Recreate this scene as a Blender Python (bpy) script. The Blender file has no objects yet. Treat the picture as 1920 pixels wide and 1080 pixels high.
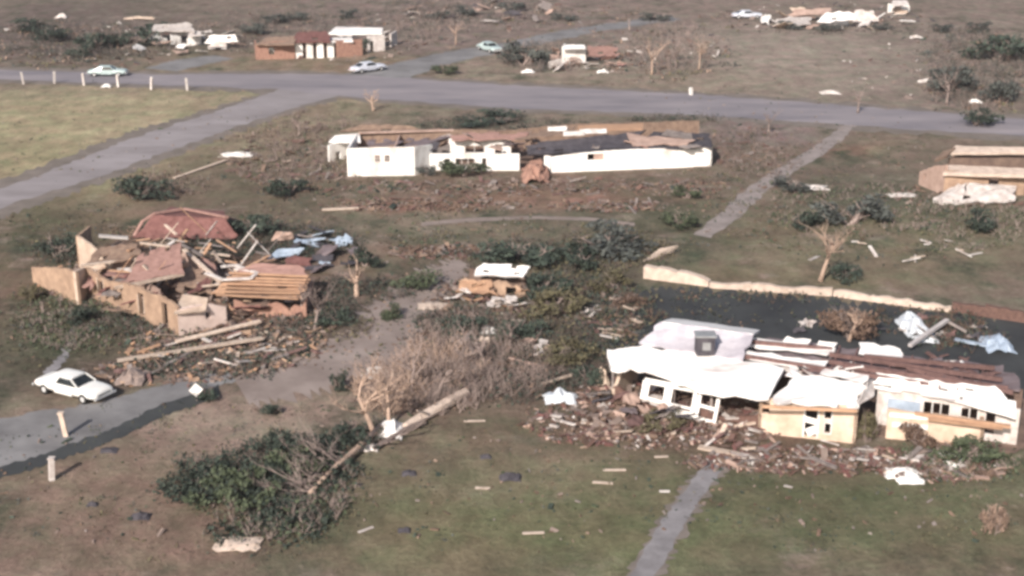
import bpy, bmesh, math, random
import numpy as np
from mathutils import Vector, Matrix, Euler, noise as mnoise

R = math.radians
random.seed(7)
scene = bpy.context.scene
col = scene.collection

# ---------------------------------------------------------------- camera
CAM_H, PITCH, HFOV = 35.0, R(18.9), R(40.0)
cam_d = bpy.data.cameras.new('camera')
cam_d.angle = HFOV
cam_d.sensor_fit = 'HORIZONTAL'
cam_d.clip_end = 6000
cam = bpy.data.objects.new('camera', cam_d)
col.objects.link(cam)
cam.location = (0, 0, CAM_H)
cam.rotation_euler = (R(90) - PITCH, 0, 0)
scene.camera = cam

# ---------------------------------------------------------------- sky, sun, exposure
SUN_EL, SUN_AZ = R(32), R(203)          # azimuth clockwise from +Y: behind the viewer, to the left
world = bpy.data.worlds.new('World')
scene.world = world
world.use_nodes = True
wn = world.node_tree.nodes
bg = wn['Background']
sky = wn.new('ShaderNodeTexSky')
sky.sky_type = 'NISHITA'
sky.sun_disc = False
sky.sun_elevation = SUN_EL
sky.sun_rotation = SUN_AZ
sky.air_density = 1.0
sky.dust_density = 3.0
world.node_tree.links.new(sky.outputs[0], bg.inputs[0])
bg.inputs[1].default_value = 0.068
sd = Vector((math.sin(SUN_AZ) * math.cos(SUN_EL), math.cos(SUN_AZ) * math.cos(SUN_EL), math.sin(SUN_EL)))
sl = bpy.data.lights.new('sun', 'SUN')
sl.energy = 3.6
sl.angle = R(0.6)
sl.color = (1.0, 0.915, 0.84)
so = bpy.data.objects.new('sun', sl)
so.rotation_euler = sd.to_track_quat('Z', 'Y').to_euler()
so.location = (-40, -60, 120)
col.objects.link(so)
scene.view_settings.view_transform = 'Standard'
scene.view_settings.look = 'None'
scene.view_settings.exposure = 0.82
scene.view_settings.gamma = 1
scene.cycles.filter_width = 3.3
scene.cycles.max_bounces = 5

# ---------------------------------------------------------------- from a picture position to a place on the ground
F = 960 / math.tan(HFOV / 2)
_c, _s = math.cos(PITCH), math.sin(PITCH)


def P(u, v, z=0.0):
    x, y = (u - 960) / F, (540 - v) / F
    d = Vector((x, _c + y * _s, -_s + y * _c))
    t = (z - CAM_H) / d.z
    return Vector((d.x * t, d.y * t, z))


def scale_at(v):                       # picture pixels per metre across
    p = P(960, v)
    return F / (p.y * _c + CAM_H * _s)


def project(X, Y):                     # numpy: ground -> picture
    dep = Y * _c + CAM_H * _s
    return 960 + F * X / dep, 540 - F * (Y * _s - CAM_H * _c) / dep


# ---------------------------------------------------------------- materials
MATS = {}


def nodes_of(m):
    m.use_nodes = True
    nt = m.node_tree
    return nt, nt.nodes, nt.links, nt.nodes['Principled BSDF']


def pm(name, c1, c2=None, rough=0.9, scale=1.5, bump=0.15, stretch=None, rnd=0.25, spec=0.2, lo=0.35, hi=0.65):
    m = bpy.data.materials.new(name)
    nt, n, l, b = nodes_of(m)
    c2 = c2 or tuple(x * 0.7 for x in c1)
    geo = n.new('ShaderNodeTexCoord')
    mp = n.new('ShaderNodeMapping')
    l.new(geo.outputs['Object'], mp.inputs[0])
    if stretch:
        mp.inputs['Scale'].default_value = stretch
    oi = n.new('ShaderNodeObjectInfo')
    add = n.new('ShaderNodeVectorMath'); add.operation = 'ADD'
    sc = n.new('ShaderNodeVectorMath'); sc.operation = 'SCALE'
    cmb = n.new('ShaderNodeCombineXYZ')
    for i in range(3):
        l.new(oi.outputs['Random'], cmb.inputs[i])
    l.new(cmb.outputs[0], sc.inputs[0]); sc.inputs['Scale'].default_value = 40
    l.new(mp.outputs[0], add.inputs[0]); l.new(sc.outputs[0], add.inputs[1])
    tx = n.new('ShaderNodeTexNoise')
    tx.inputs['Scale'].default_value = scale
    tx.inputs['Detail'].default_value = 6
    tx.inputs['Roughness'].default_value = 0.65
    l.new(add.outputs[0], tx.inputs['Vector'])
    rp = n.new('ShaderNodeValToRGB')
    rp.color_ramp.elements[0].position = lo
    rp.color_ramp.elements[1].position = hi
    rp.color_ramp.elements[0].color = (*c2, 1)
    rp.color_ramp.elements[1].color = (*c1, 1)
    l.new(tx.outputs[0], rp.inputs[0])
    hv = n.new('ShaderNodeHueSaturation')
    mr = n.new('ShaderNodeMapRange')
    mr.inputs['To Min'].default_value = 1 - rnd
    mr.inputs['To Max'].default_value = 1 + rnd * 0.6
    l.new(oi.outputs['Random'], mr.inputs['Value'])
    l.new(mr.outputs[0], hv.inputs['Value'])
    l.new(rp.outputs[0], hv.inputs['Color'])
    l.new(hv.outputs[0], b.inputs['Base Color'])
    b.inputs['Roughness'].default_value = rough
    b.inputs['Specular IOR Level'].default_value = spec
    if bump:
        bp = n.new('ShaderNodeBump')
        bp.inputs['Strength'].default_value = bump
        bp.inputs['Distance'].default_value = 0.1
        l.new(tx.outputs[0], bp.inputs['Height'])
        l.new(bp.outputs[0], b.inputs['Normal'])
    MATS[name] = m
    return m


pm('white_paint', (.80, .78, .75), (.50, .45, .41), scale=.8, bump=.15, rnd=.1, lo=.30, hi=.50, stretch=(1, 1, .45))
pm('white_roof', (.82, .80, .78), (.46, .42, .41), scale=.45, bump=.25, rnd=.05, lo=.32, hi=.50, stretch=(.5, 1.6, 1))
pm('white_dirty', (.70, .66, .63), (.44, .38, .35), scale=1.6, rnd=.25)
pm('tan_wall', (.43, .30, .215), (.27, .185, .135), scale=1.3, rnd=.06)
pm('tan_pale', (.60, .485, .39), (.43, .33, .26), scale=1.1, rnd=.06)
pm('pink_wall', (.47, .34, .285), (.33, .23, .19), scale=1.0, rnd=.08)
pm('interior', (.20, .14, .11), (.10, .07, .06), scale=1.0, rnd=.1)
pm('pink_roof', (.36, .22, .19), (.26, .155, .13), scale=2.2, bump=.3, rnd=.1, stretch=(1, 1, 3))
pm('red_roof', (.21, .105, .095), (.13, .06, .055), scale=2.0, bump=.35, rnd=.1)
pm('brown_roof', (.28, .20, .15), (.17, .115, .09), scale=2.0, bump=.3, rnd=.15)
pm('dark_roof', (.085, .078, .088), (.045, .042, .05), scale=1.5, bump=.4, rnd=.1)
pm('deck', (.20, .165, .175), (.11, .085, .09), scale=1.2, bump=.3, rnd=.1, stretch=(.6, 2, 1))
pm('raw_wood', (.50, .315, .205), (.32, .195, .13), scale=2.5, rnd=.25, stretch=(.4, 2, 2))
pm('pale_wood', (.64, .53, .44), (.46, .36, .29), scale=2.5, rnd=.25)
pm('red_wood', (.20, .12, .11), (.115, .07, .065), scale=2.5, rnd=.2)
pm('grey_wood', (.30, .26, .24), (.17, .145, .14), scale=2.5, rnd=.35)
pm('brick', (.19, .115, .095), (.115, .068, .057), scale=4, rnd=.2)
pm('orange_brick', (.36, .215, .165), (.24, .135, .105), scale=3, rnd=.1)
pm('dust', (.30, .235, .205), (.20, .155, .135), scale=2, rnd=.3)
pm('white_roof_shaded', (.56, .54, .58), (.36, .34, .38), scale=.6, bump=.1, rnd=.03)  # white roof again, with lavender shading mixed into its colour
pm('concrete', (.50, .47, .46), (.36, .33, .33), scale=1.6, rnd=.15)
pm('bark_dark', (.15, .12, .105), (.085, .07, .06), scale=3, bump=.3, rnd=.2)
pm('cream_wall', (.72, .575, .455), (.50, .37, .28), scale=1.0, rnd=.04)
pm('stone', (.62, .51, .43), (.44, .35, .29), scale=1.8, bump=.5, rnd=.1)
pm('blue_metal', (.42, .50, .60), (.26, .32, .40), rough=.45, scale=1.5, rnd=.1, spec=.5)
pm('sheet_metal', (.72, .76, .80), (.48, .52, .56), rough=.4, scale=1.2, rnd=.1, spec=.5)
pm('steel', (.30, .31, .32), (.2, .2, .2), rough=.4, rnd=.1, spec=.5)
pm('car_white', (.80, .80, .77), (.70, .69, .66), rough=.28, scale=2, bump=0, rnd=.03, spec=.5)
pm('car_teal', (.46, .56, .55), (.36, .44, .44), rough=.3, scale=2, bump=0, rnd=.03, spec=.5)
pm('car_blue', (.60, .63, .70), (.48, .50, .56), rough=.3, scale=2, bump=0, rnd=.03, spec=.5)
pm('glass', (.02, .025, .027), (.012, .015, .016), rough=.08, bump=0, rnd=0, spec=.6)
pm('rubber', (.02, .02, .02), rough=.8, rnd=0)
pm('chrome', (.6, .6, .6), rough=.2, rnd=0, spec=.8, bump=0)
pm('red_lamp', (.35, .03, .02), rough=.3, rnd=0, bump=0)
pm('bark_pale', (.50, .37, .29), (.33, .235, .185), scale=3, bump=.5, rnd=.2)
pm('bark_grey', (.32, .255, .23), (.19, .15, .135), scale=3, bump=.5, rnd=.3)
pm('asphalt', (.275, .25, .262), (.155, .146, .165), scale=.13, bump=.15, rnd=0, stretch=(.45, 1.6, 1), lo=.32, hi=.68)
pm('asphalt_pale', (.29, .268, .278), (.19, .172, .175), scale=.2, bump=.15, rnd=0, stretch=(.7, 1.4, 1), lo=.3, hi=.7)
pm('verge', (.20, .172, .155), (.12, .105, .09), scale=.5, bump=.4, rnd=0, lo=.3, hi=.7)
pm('pink_pale', (.70, .57, .51), (.54, .42, .37), scale=1.0, rnd=.04)
pm('asphalt_dark', (.058, .063, .064), (.026, .028, .032), scale=.22, bump=.3, rnd=0, lo=.3, hi=.72)
pm('drive', (.225, .222, .225), (.13, .127, .13), scale=.25, bump=.15, rnd=0)
pm('pavement', (.255, .245, .255), (.155, .148, .153), scale=.7, bump=.2, rnd=0)
pm('worn_path', (.28, .245, .235), (.19, .165, .155), scale=.7, bump=.2, rnd=0)
pm('dirt', (.275, .23, .21), (.185, .15, .135), scale=.3, bump=.3, rnd=0)


def leafmat(name, c1, c2, scale=3.0):
    m = pm(name, c1, c2, rough=.7, scale=scale, bump=0, rnd=.2, lo=.4, hi=.6)
    return m


leafmat('leaf_dark', (.062, .082, .062), (.030, .040, .034))
leafmat('leaf_green', (.085, .105, .060), (.045, .056, .036))
leafmat('leaf_olive', (.145, .130, .075), (.085, .075, .048))
leafmat('leaf_grey', (.095, .105, .095), (.055, .060, .056))
leafmat('leaf_brown', (.17, .115, .085), (.10, .066, .052))
leafmat('leaf_dry', (.30, .215, .165), (.20, .14, .11))


# ---------------------------------------------------------------- mesh builder
class MB:
    def __init__(s):
        s.v, s.f, s.m = [], [], []

    def add(s, vs, fs, mi=0):
        o = len(s.v)
        s.v += [tuple(x) for x in vs]
        s.f += [tuple(i + o for i in q) for q in fs]
        s.m += [mi] * len(fs)

    def hexa(s, b, t, mi=0):            # four bottom, four top corners
        s.add(list(b) + list(t), [(3, 2, 1, 0), (4, 5, 6, 7), (0, 1, 5, 4), (1, 2, 6, 5), (2, 3, 7, 6), (3, 0, 4, 7)], mi)

    def box(s, c, size, rot=None, mi=0):
        hx, hy, hz = size[0] / 2, size[1] / 2, size[2] / 2
        pts = [Vector(p) for p in ((-hx, -hy, -hz), (hx, -hy, -hz), (hx, hy, -hz), (-hx, hy, -hz),
                                   (-hx, -hy, hz), (hx, -hy, hz), (hx, hy, hz), (-hx, hy, hz))]
        if rot is not None:
            pts = [rot @ p for p in pts]
        pts = [p + Vector(c) for p in pts]
        s.hexa(pts[:4], pts[4:], mi)

    def beam(s, a, b, w, h, mi=0, roll=0.0):
        a, b = Vector(a), Vector(b)
        d = b - a
        q = d.to_track_quat('X', 'Z').to_matrix()
        if roll:
            q = q @ Matrix.Rotation(roll, 3, 'X')
        s.box((a + b) / 2, (d.length, w, h), q, mi)

    def prism(s, poly, vec, mi=0):
        n = len(poly)
        vec = Vector(vec)
        a = [Vector(p) for p in poly]
        b = [p + vec for p in a]
        fs = [tuple(range(n)), tuple(range(2 * n - 1, n - 1, -1))]
        for i in range(n):
            j = (i + 1) % n
            fs.append((i, i + n, j + n, j))
        s.add(a + b, fs, mi)

    def tube(s, pts, rad, n=6, mi=0):
        pts = [Vector(p) for p in pts]
        vs, fs = [], []
        for i, p in enumerate(pts):
            d = (pts[min(i + 1, len(pts) - 1)] - pts[max(i - 1, 0)]).normalized()
            q = d.to_track_quat('Z', 'Y').to_matrix()
            for k in range(n):
                a = 2 * math.pi * k / n
                vs.append(p + q @ Vector((math.cos(a) * rad[i], math.sin(a) * rad[i], 0)))
        for i in range(len(pts) - 1):
            for k in range(n):
                k2 = (k + 1) % n
                fs.append((i * n + k, i * n + k2, (i + 1) * n + k2, (i + 1) * n + k))
        fs.append(tuple(range(n - 1, -1, -1)))
        fs.append(tuple((len(pts) - 1) * n + k for k in range(n)))
        s.add(vs, fs, mi)

    # wall from a to b (ground points), heights given along it, with rectangular openings (s0,s1,z0,z1)
    def wall(s, a, b, h, t=.2, openings=(), mi=0, step=.45, ragged=0.0, z0=0.0):
        a, b = Vector((a[0], a[1], 0)), Vector((b[0], b[1], 0))
        L = (b - a).length
        d = (b - a) / L
        nrm = Vector((-d.y, d.x, 0)) * t
        hs = h if isinstance(h, (list, tuple)) else [h, h]
        cuts = {0.0, L}
        for (s0, s1, q0, q1) in openings:
            cuts |= {max(0, s0), min(L, s1)}
        if ragged or len(hs) > 2:
            k = max(1, int(L / step))
            cuts |= {L * i / k for i in range(k + 1)}
        if len(hs) > 2:
            cuts |= {L * i / (len(hs) - 1) for i in range(len(hs))}
        cuts = sorted(cuts)

        def H(x):
            f = x / L * (len(hs) - 1)
            i = min(int(f), len(hs) - 2)
            return hs[i] + (hs[i + 1] - hs[i]) * (f - i)
        tops = {x: H(x) + (random.uniform(-ragged, ragged * .4) if ragged else 0) for x in cuts}
        for x0, x1 in zip(cuts, cuts[1:]):
            if x1 - x0 < 1e-4:
                continue
            mid = (x0 + x1) / 2
            spans, zc = [], z0
            for (s0, s1, q0, q1) in sorted(openings, key=lambda o: o[2]):
                if s0 <= mid <= s1:
                    if q0 > zc:
                        spans.append((zc, q0, False))
                    zc = q1
            spans.append((zc, None, True))
            for (u0, u1, top) in spans:
                t0, t1 = (tops[x0], tops[x1]) if top else (u1, u1)
                if min(t0, t1) <= u0 + .02:
                    t0, t1 = max(t0, u0 + .02), max(t1, u0 + .02)
                p0, p1 = a + d * x0, a + d * x1
                bt = [p0, p1, p1 + nrm, p0 + nrm]
                up = Vector((0, 0, 1))
                s.hexa([p + up * u0 for p in bt], [bt[0] + up * t0, bt[1] + up * t1, bt[2] + up * t1, bt[3] + up * t0], mi)

    # slab with four top corners; sags and ragged edges
    def sheet(s, c00, c10, c11, c01, nu=8, nv=5, t=.12, jit=.03, sag=0.0, holes=0.0, edge=0.0, mi=0, seed=1):
        rg = random.Random(seed)
        c00, c10, c11, c01 = map(Vector, (c00, c10, c11, c01))
        nrm = (c10 - c00).cross(c01 - c00).normalized()
        if nrm.z < 0:
            nrm = -nrm
        top = {}
        for i in range(nu + 1):
            for j in range(nv + 1):
                u, v = i / nu, j / nv
                uu, vv = u, v
                if edge:
                    if i in (0, nu):
                        uu += rg.uniform(-edge, edge) / nu
                    if j in (0, nv):
                        vv += rg.uniform(-edge, edge) / nv
                p = (c00 * (1 - uu) + c10 * uu) * (1 - vv) + (c01 * (1 - uu) + c11 * uu) * vv
                p = p + nrm * (rg.uniform(-jit, jit) - sag * 16 * u * (1 - u) * v * (1 - v))
                top[i, j] = p
        dead = {(i, j) for i in range(nu) for j in range(nv) if rg.random() < holes}
        if len(dead) >= nu * nv:
            dead = set()
        vs, idx = [], {}
        for k in top:
            idx[k] = len(vs)
            vs.append(top[k])
        o = len(vs)
        vs += [p - nrm * t for p in vs]
        fs = []
        live = {(i, j) for i in range(nu) for j in range(nv)} - dead
        for (i, j) in live:
            q = [idx[i, j], idx[i + 1, j], idx[i + 1, j + 1], idx[i, j + 1]]
            fs.append(tuple(q))
            fs.append(tuple(x + o for x in reversed(q)))
            for (di, dj), (a, b) in {(0, -1): (0, 1), (1, 0): (1, 2), (0, 1): (2, 3), (-1, 0): (3, 0)}.items():
                if (i + di, j + dj) not in live:
                    fs.append((q[b], q[a], q[a] + o, q[b] + o))
        s.add(vs, fs, mi)

    # slab between two polylines
    def loft(s, front, back, nv=5, t=.18, jit=.02, mi=0, seed=1, ends=0.0):
        rg = random.Random(seed)
        def dens(pl):
            out = []
            for a, b in zip(pl, pl[1:]):
                for i in range(3):
                    out.append(Vector(a).lerp(Vector(b), i / 3))
            return out + [Vector(pl[-1])]
        fr, bk = dens(front), dens(back)
        n = len(fr)
        vs = []
        for i in range(n):
            for j in range(nv + 1):
                q = j / nv + (rg.uniform(-ends, ends) / nv if j in (0, nv) else 0)
                p = fr[i].lerp(bk[i], q)
                vs.append(p + Vector((rg.uniform(-jit, jit), rg.uniform(-jit, jit), rg.uniform(-jit, jit))))
        o = len(vs)
        vs += [p - Vector((0, 0, t)) for p in vs]
        fs = []
        ix = lambda i, j: i * (nv + 1) + j
        for i in range(n - 1):
            for j in range(nv):
                q = (ix(i, j), ix(i + 1, j), ix(i + 1, j + 1), ix(i, j + 1))
                fs += [q, tuple(x + o for x in reversed(q))]
            for j in (0, nv):
                fs.append((ix(i, j), ix(i + 1, j), ix(i + 1, j) + o, ix(i, j) + o))
        for i in (0, n - 1):
            for j in range(nv):
                fs.append((ix(i, j), ix(i, j + 1), ix(i, j + 1) + o, ix(i, j) + o))
        s.add(vs, fs, mi)

    def build(s, name, mats, parent=None, origin=None, smooth=False, recalc=True):
        me = bpy.data.meshes.new(name)
        o = Vector(origin) if origin is not None else Vector((0, 0, 0))
        vs = [(x - o.x, y - o.y, z - o.z) for (x, y, z) in s.v]
        me.from_pydata(vs, [], s.f)
        if isinstance(mats, str):
            mats = [mats]
        for k in mats:
            me.materials.append(MATS[k])
        if len(mats) > 1:
            me.polygons.foreach_set('material_index', s.m)
        if recalc:
            bm = bmesh.new()
            bm.from_mesh(me)
            bmesh.ops.recalc_face_normals(bm, faces=bm.faces)
            bm.to_mesh(me)
            bm.free()
        if smooth:
            me.polygons.foreach_set('use_smooth', [True] * len(me.polygons))
        ob = bpy.data.objects.new(name, me)
        col.objects.link(ob)
        if parent is not None:
            ob.parent = parent
            if origin is not None:
                ob.location = o - parent.location if False else o
        elif origin is not None:
            ob.location = o
        return ob


def tag(o, label=None, cat=None, group=None, kind=None):
    if label:
        o['label'] = label
    if cat:
        o['category'] = cat
    if group:
        o['group'] = group
    if kind:
        o['kind'] = kind
    return o


def thing(name, loc, label, cat, group=None, rz=0.0):
    o = bpy.data.objects.new(name, None)
    o.empty_display_size = .3
    o.location = loc
    o.rotation_euler = (0, 0, rz)
    col.objects.link(o)
    return tag(o, label, cat, group)


def part(mb, name, mats, parent, label=None, smooth=False):
    """mb holds world coordinates; the part is stored relative to its (unrotated) parent"""
    ob = mb.build(name, mats, None, smooth=smooth)
    off = Vector(parent.location)
    ob.data.transform(Matrix.Translation(-off))
    ob.parent = parent
    if label:
        ob['label'] = label
    return ob


def sub(mb, name, mats, part_ob, label=None):
    ob = mb.build(name, mats, None)
    off = Vector(part_ob.parent.location)
    ob.data.transform(Matrix.Translation(-off))
    ob.parent = part_ob
    if label:
        ob['label'] = label
    return ob


def solo(mb, name, mats, loc, label, cat, group=None, kind=None, smooth=False):
    ob = mb.build(name, mats, None, origin=loc, smooth=smooth)
    return tag(ob, label, cat, group, kind)


def copy_tree(o, parent=None):
    c = o.copy()
    col.objects.link(c)
    c.parent = parent
    for ch in list(o.children):
        copy_tree(ch, c)
    return c

# ---------------------------------------------------------------- ground
K_GROUND = 0.80


def lin(c):
    return [((x / 255) / 12.92 if x / 255 <= .04045 else (((x / 255) + .055) / 1.055) ** 2.4) for x in c]


ZONES = [  # what grows or lies where: u, v, ru, rv, colour of the soil or grass
    (230, 250, 260, 80, (176, 164, 134)), (90, 300, 120, 60, (168, 158, 124)), (70, 430, 100, 60, (104, 102, 84)),
    (150, 640, 130, 60, (92, 92, 76)), (330, 500, 260, 90, (122, 100, 86)), (400, 330, 120, 50, (118, 104, 92)),
    (480, 260, 110, 50, (136, 122, 108)), (560, 380, 160, 50, (116, 108, 94)), (720, 430, 170, 40, (130, 121, 106)),
    (1000, 430, 190, 30, (134, 122, 106)), (1000, 350, 420, 25, (128, 110, 98)), (1120, 470, 150, 60, (96, 94, 84)),
    (1440, 330, 180, 60, (128, 114, 104)), (1600, 440, 260, 60, (132, 122, 102)), (1700, 300, 120, 60, (130, 116, 104)),
    (1520, 110, 330, 70, (160, 147, 138)), (1610, 285, 60, 12, (150, 110, 96)), (1670, 290, 35, 16, (150, 142, 118)), (1450, 245, 90, 16, (140, 124, 124)), (1250, 150, 200, 30, (146, 132, 118)), (900, 130, 130, 25, (146, 132, 120)),
    (900, 40, 300, 40, (138, 122, 118)), (120, 80, 200, 50, (112, 100, 98)), (420, 110, 250, 20, (136, 122, 106)),
    (650, 120, 120, 14, (150, 128, 108)), (1450, 30, 300, 30, (138, 122, 116)), (1800, 120, 120, 90, (134, 120, 114)),
    (860, 660, 190, 80, (122, 108, 100)), (1060, 600, 160, 90, (98, 92, 80)), (660, 620, 120, 40, (98, 92, 84)),
    (690, 660, 90, 60, (150, 132, 124)), (520, 720, 120, 40, (146, 128, 116)), (400, 640, 160, 50, (112, 92, 84)),
    (300, 690, 160, 30, (104, 90, 84)), (500, 800, 200, 50, (166, 146, 134)), (250, 930, 240, 90, (142, 122, 108)),
    (180, 1010, 200, 70, (136, 116, 104)), (330, 1010, 120, 60, (142, 116, 104)), (540, 930, 130, 90, (100, 92, 80)),
    (900, 870, 230, 70, (136, 124, 104)), (1000, 980, 330, 80, (116, 118, 86)), (800, 1020, 160, 60, (124, 114, 92)),
    (1250, 930, 250, 60, (118, 115, 90)), (1600, 950, 260, 70, (108, 112, 84)), (1780, 990, 150, 70, (118, 110, 90)),
    (1250, 810, 250, 35, (112, 92, 82)), (1600, 870, 220, 20, (108, 92, 82)), (1820, 860, 90, 30, (106, 108, 86)),
    (1400, 700, 500, 40, (104, 88, 82)), (1150, 560, 90, 40, (96, 92, 80)), (1450, 510, 160, 20, (130, 120, 98)),
    (760, 380, 110, 9, (158, 112, 100)), (1140, 388, 100, 9, (168, 122, 110)), (950, 372, 200, 8, (150, 116, 100)), (840, 473, 90, 9, (134, 86, 80)),
    (1000, 452, 330, 10, (96, 98, 84)), (560, 450, 90, 25, (88, 84, 82)), (110, 470, 60, 20, (70, 74, 70)), (1240, 420, 110, 40, (98, 98, 82)), (1640, 370, 120, 40, (92, 98, 86)),
]


def ground_colour(X, Y):
    u, v = project(X, Y)
    n1 = np.array([mnoise.noise((x * .06, y * .06, 3.1)) for x, y in zip(X, Y)])
    n2 = np.array([mnoise.noise((x * .06, y * .06, 9.7)) for x, y in zip(X, Y)])
    n3 = np.array([mnoise.noise((x * .25, y * .18, 1.7)) for x, y in zip(X, Y)])
    uu, vv = u + n1 * 70 + n3 * 30, v + n2 * 26 + n3 * 10
    acc = np.zeros((len(X), 3))
    ws = np.full(len(X), 0.10)
    acc += np.array(lin((132, 120, 108))) * 0.10
    for (a, b, ru, rv, c) in ZONES:
        w = np.exp(-((uu - a) / ru) ** 2 - ((vv - b) / rv) ** 2) + 1e-9
        acc += w[:, None] * np.array(lin(c))
        ws += w
    return acc / ws[:, None]


xs = np.concatenate([-np.geomspace(3000, 112, 14), np.arange(-110, 111, 1.0), np.geomspace(112, 3000, 14)])
ys = np.concatenate([-np.geomspace(2000, 5, 10), np.arange(0, 60, 6.0), np.arange(60, 312, 1.0), np.geomspace(314, 4500, 18)])
XX, YY = np.meshgrid(xs, ys)
nx, ny = len(xs), len(ys)
gv = np.stack([XX.ravel(), YY.ravel(), np.zeros(nx * ny)], 1)
idx = np.arange(nx * ny).reshape(ny, nx)
gf = np.stack([idx[:-1, :-1], idx[:-1, 1:], idx[1:, 1:], idx[1:, :-1]], -1).reshape(-1, 4)
gme = bpy.data.meshes.new('ground')
gme.from_pydata(gv.tolist(), [], gf.tolist())
gcol = np.full((nx * ny, 3), 0.0)
gcol[:] = np.array(lin((128, 116, 106)))
near = (gv[:, 1] > 50) & (gv[:, 1] < 420) & (np.abs(gv[:, 0]) < 220)
gcol[near] = ground_colour(gv[near, 0], gv[near, 1])
gcol = gcol * .84 + gcol.mean(1, keepdims=True) * .16
gcol *= K_GROUND
rough_w = np.full(nx * ny, .35)
_u, _v = project(gv[near, 0], gv[near, 1])
_sm = np.zeros(len(_u))
for (a, b_, ru, rv) in [(950, 960, 380, 130), (1650, 960, 300, 80), (220, 250, 280, 90), (1520, 115, 360, 75), (250, 900, 260, 130), (1150, 900, 200, 80)]:
    _sm = np.maximum(_sm, np.exp(-((_u - a) / ru) ** 4 - ((_v - b_) / rv) ** 4))
rough_w[near] = 1 - .78 * _sm
att = gme.color_attributes.new('soil', 'FLOAT_COLOR', 'POINT')
att.data.foreach_set('color', np.concatenate([gcol, rough_w[:, None]], 1).astype(np.float32).ravel())

m = bpy.data.materials.new('ground_cover')
nt, n, l, b = nodes_of(m)
at = n.new('ShaderNodeAttribute'); at.attribute_name = 'soil'
geo = n.new('ShaderNodeNewGeometry')


def nz(scale, detail=6, rough=.65, stretch=(1, 1, 1)):
    mp = n.new('ShaderNodeMapping'); mp.inputs['Scale'].default_value = stretch
    l.new(geo.outputs['Position'], mp.inputs[0])
    t = n.new('ShaderNodeTexNoise')
    t.inputs['Scale'].default_value = scale
    t.inputs['Detail'].default_value = detail
    t.inputs['Roughness'].default_value = rough
    l.new(mp.outputs[0], t.inputs[0])
    return t


def mrange(src, a, bb, c, d):
    r = n.new('ShaderNodeMapRange')
    for i, x in zip(('From Min', 'From Max', 'To Min', 'To Max'), (a, bb, c, d)):
        r.inputs[i].default_value = x
    l.new(src, r.inputs['Value'])
    return r


big, mid, fine = nz(.11, 5), nz(.55, 7, .7, (1, .6, 1)), nz(2.6, 6, .75)
val = n.new('ShaderNodeMath'); val.operation = 'MULTIPLY'
r1, r2, r3 = mrange(big.outputs[0], .3, .7, .80, 1.2), mrange(mid.outputs[0], .3, .7, .66, 1.32), mrange(fine.outputs[0], .3, .7, .74, 1.26)
l.new(r1.outputs[0], val.inputs[0]); l.new(r2.outputs[0], val.inputs[1])
val2 = n.new('ShaderNodeMath'); val2.operation = 'MULTIPLY'
l.new(val.outputs[0], val2.inputs[0]); l.new(r3.outputs[0], val2.inputs[1])
# grass tint against bare soil
tint = n.new('ShaderNodeMix'); tint.data_type = 'RGBA'
g2 = nz(.32, 6, .7)
gr = mrange(g2.outputs[0], .42, .62, 0, 1)
l.new(gr.outputs[0], tint.inputs['Factor'])
tint.inputs['A'].default_value = (1.05, .98, .965, 1)
tint.inputs['B'].default_value = (.89, .985, .88, 1)
mul = n.new('ShaderNodeMix'); mul.data_type = 'RGBA'; mul.blend_type = 'MULTIPLY'
mul.inputs['Factor'].default_value = 1
pg = nz(.16, 9, .74, (1, .8, 1)); pgm = mrange(pg.outputs[0], .52, .66, 0, 1)
pgf = n.new('ShaderNodeMath'); pgf.operation = 'MULTIPLY'
l.new(pgm.outputs[0], pgf.inputs[0]); l.new(at.outputs['Alpha'], pgf.inputs[1])
gmix = n.new('ShaderNodeMix'); gmix.data_type = 'RGBA'
l.new(pgf.outputs[0], gmix.inputs['Factor']); l.new(at.outputs['Color'], gmix.inputs['A'])
gmix.inputs['B'].default_value = (.066, .074, .056, 1)
pb = nz(.21, 9, .74, (.8, 1.1, 1)); pbm = mrange(pb.outputs[0], .55, .68, 0, .85)
pbf = n.new('ShaderNodeMath'); pbf.operation = 'MULTIPLY'
l.new(pbm.outputs[0], pbf.inputs[0]); l.new(at.outputs['Alpha'], pbf.inputs[1])
bmix = n.new('ShaderNodeMix'); bmix.data_type = 'RGBA'
l.new(pbf.outputs[0], bmix.inputs['Factor']); l.new(gmix.outputs['Result'], bmix.inputs['A'])
bmix.inputs['B'].default_value = (.285, .23, .205, 1)
l.new(bmix.outputs['Result'], mul.inputs['A']); l.new(tint.outputs['Result'], mul.inputs['B'])
sc_ = n.new('ShaderNodeVectorMath'); sc_.operation = 'SCALE'
l.new(mul.outputs['Result'], sc_.inputs[0]); l.new(val2.outputs[0], sc_.inputs['Scale'])
l.new(sc_.outputs[0], b.inputs['Base Color'])
b.inputs['Roughness'].default_value = 1
b.inputs['Specular IOR Level'].default_value = 0
bp = n.new('ShaderNodeBump'); bp.inputs['Strength'].default_value = .55; bp.inputs['Distance'].default_value = .25
l.new(val2.outputs[0], bp.inputs['Height']); l.new(bp.outputs[0], b.inputs['Normal'])
gme.materials.append(m)
ground = bpy.data.objects.new('ground', gme)
col.objects.link(ground)
tag(ground, kind='structure')


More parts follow.
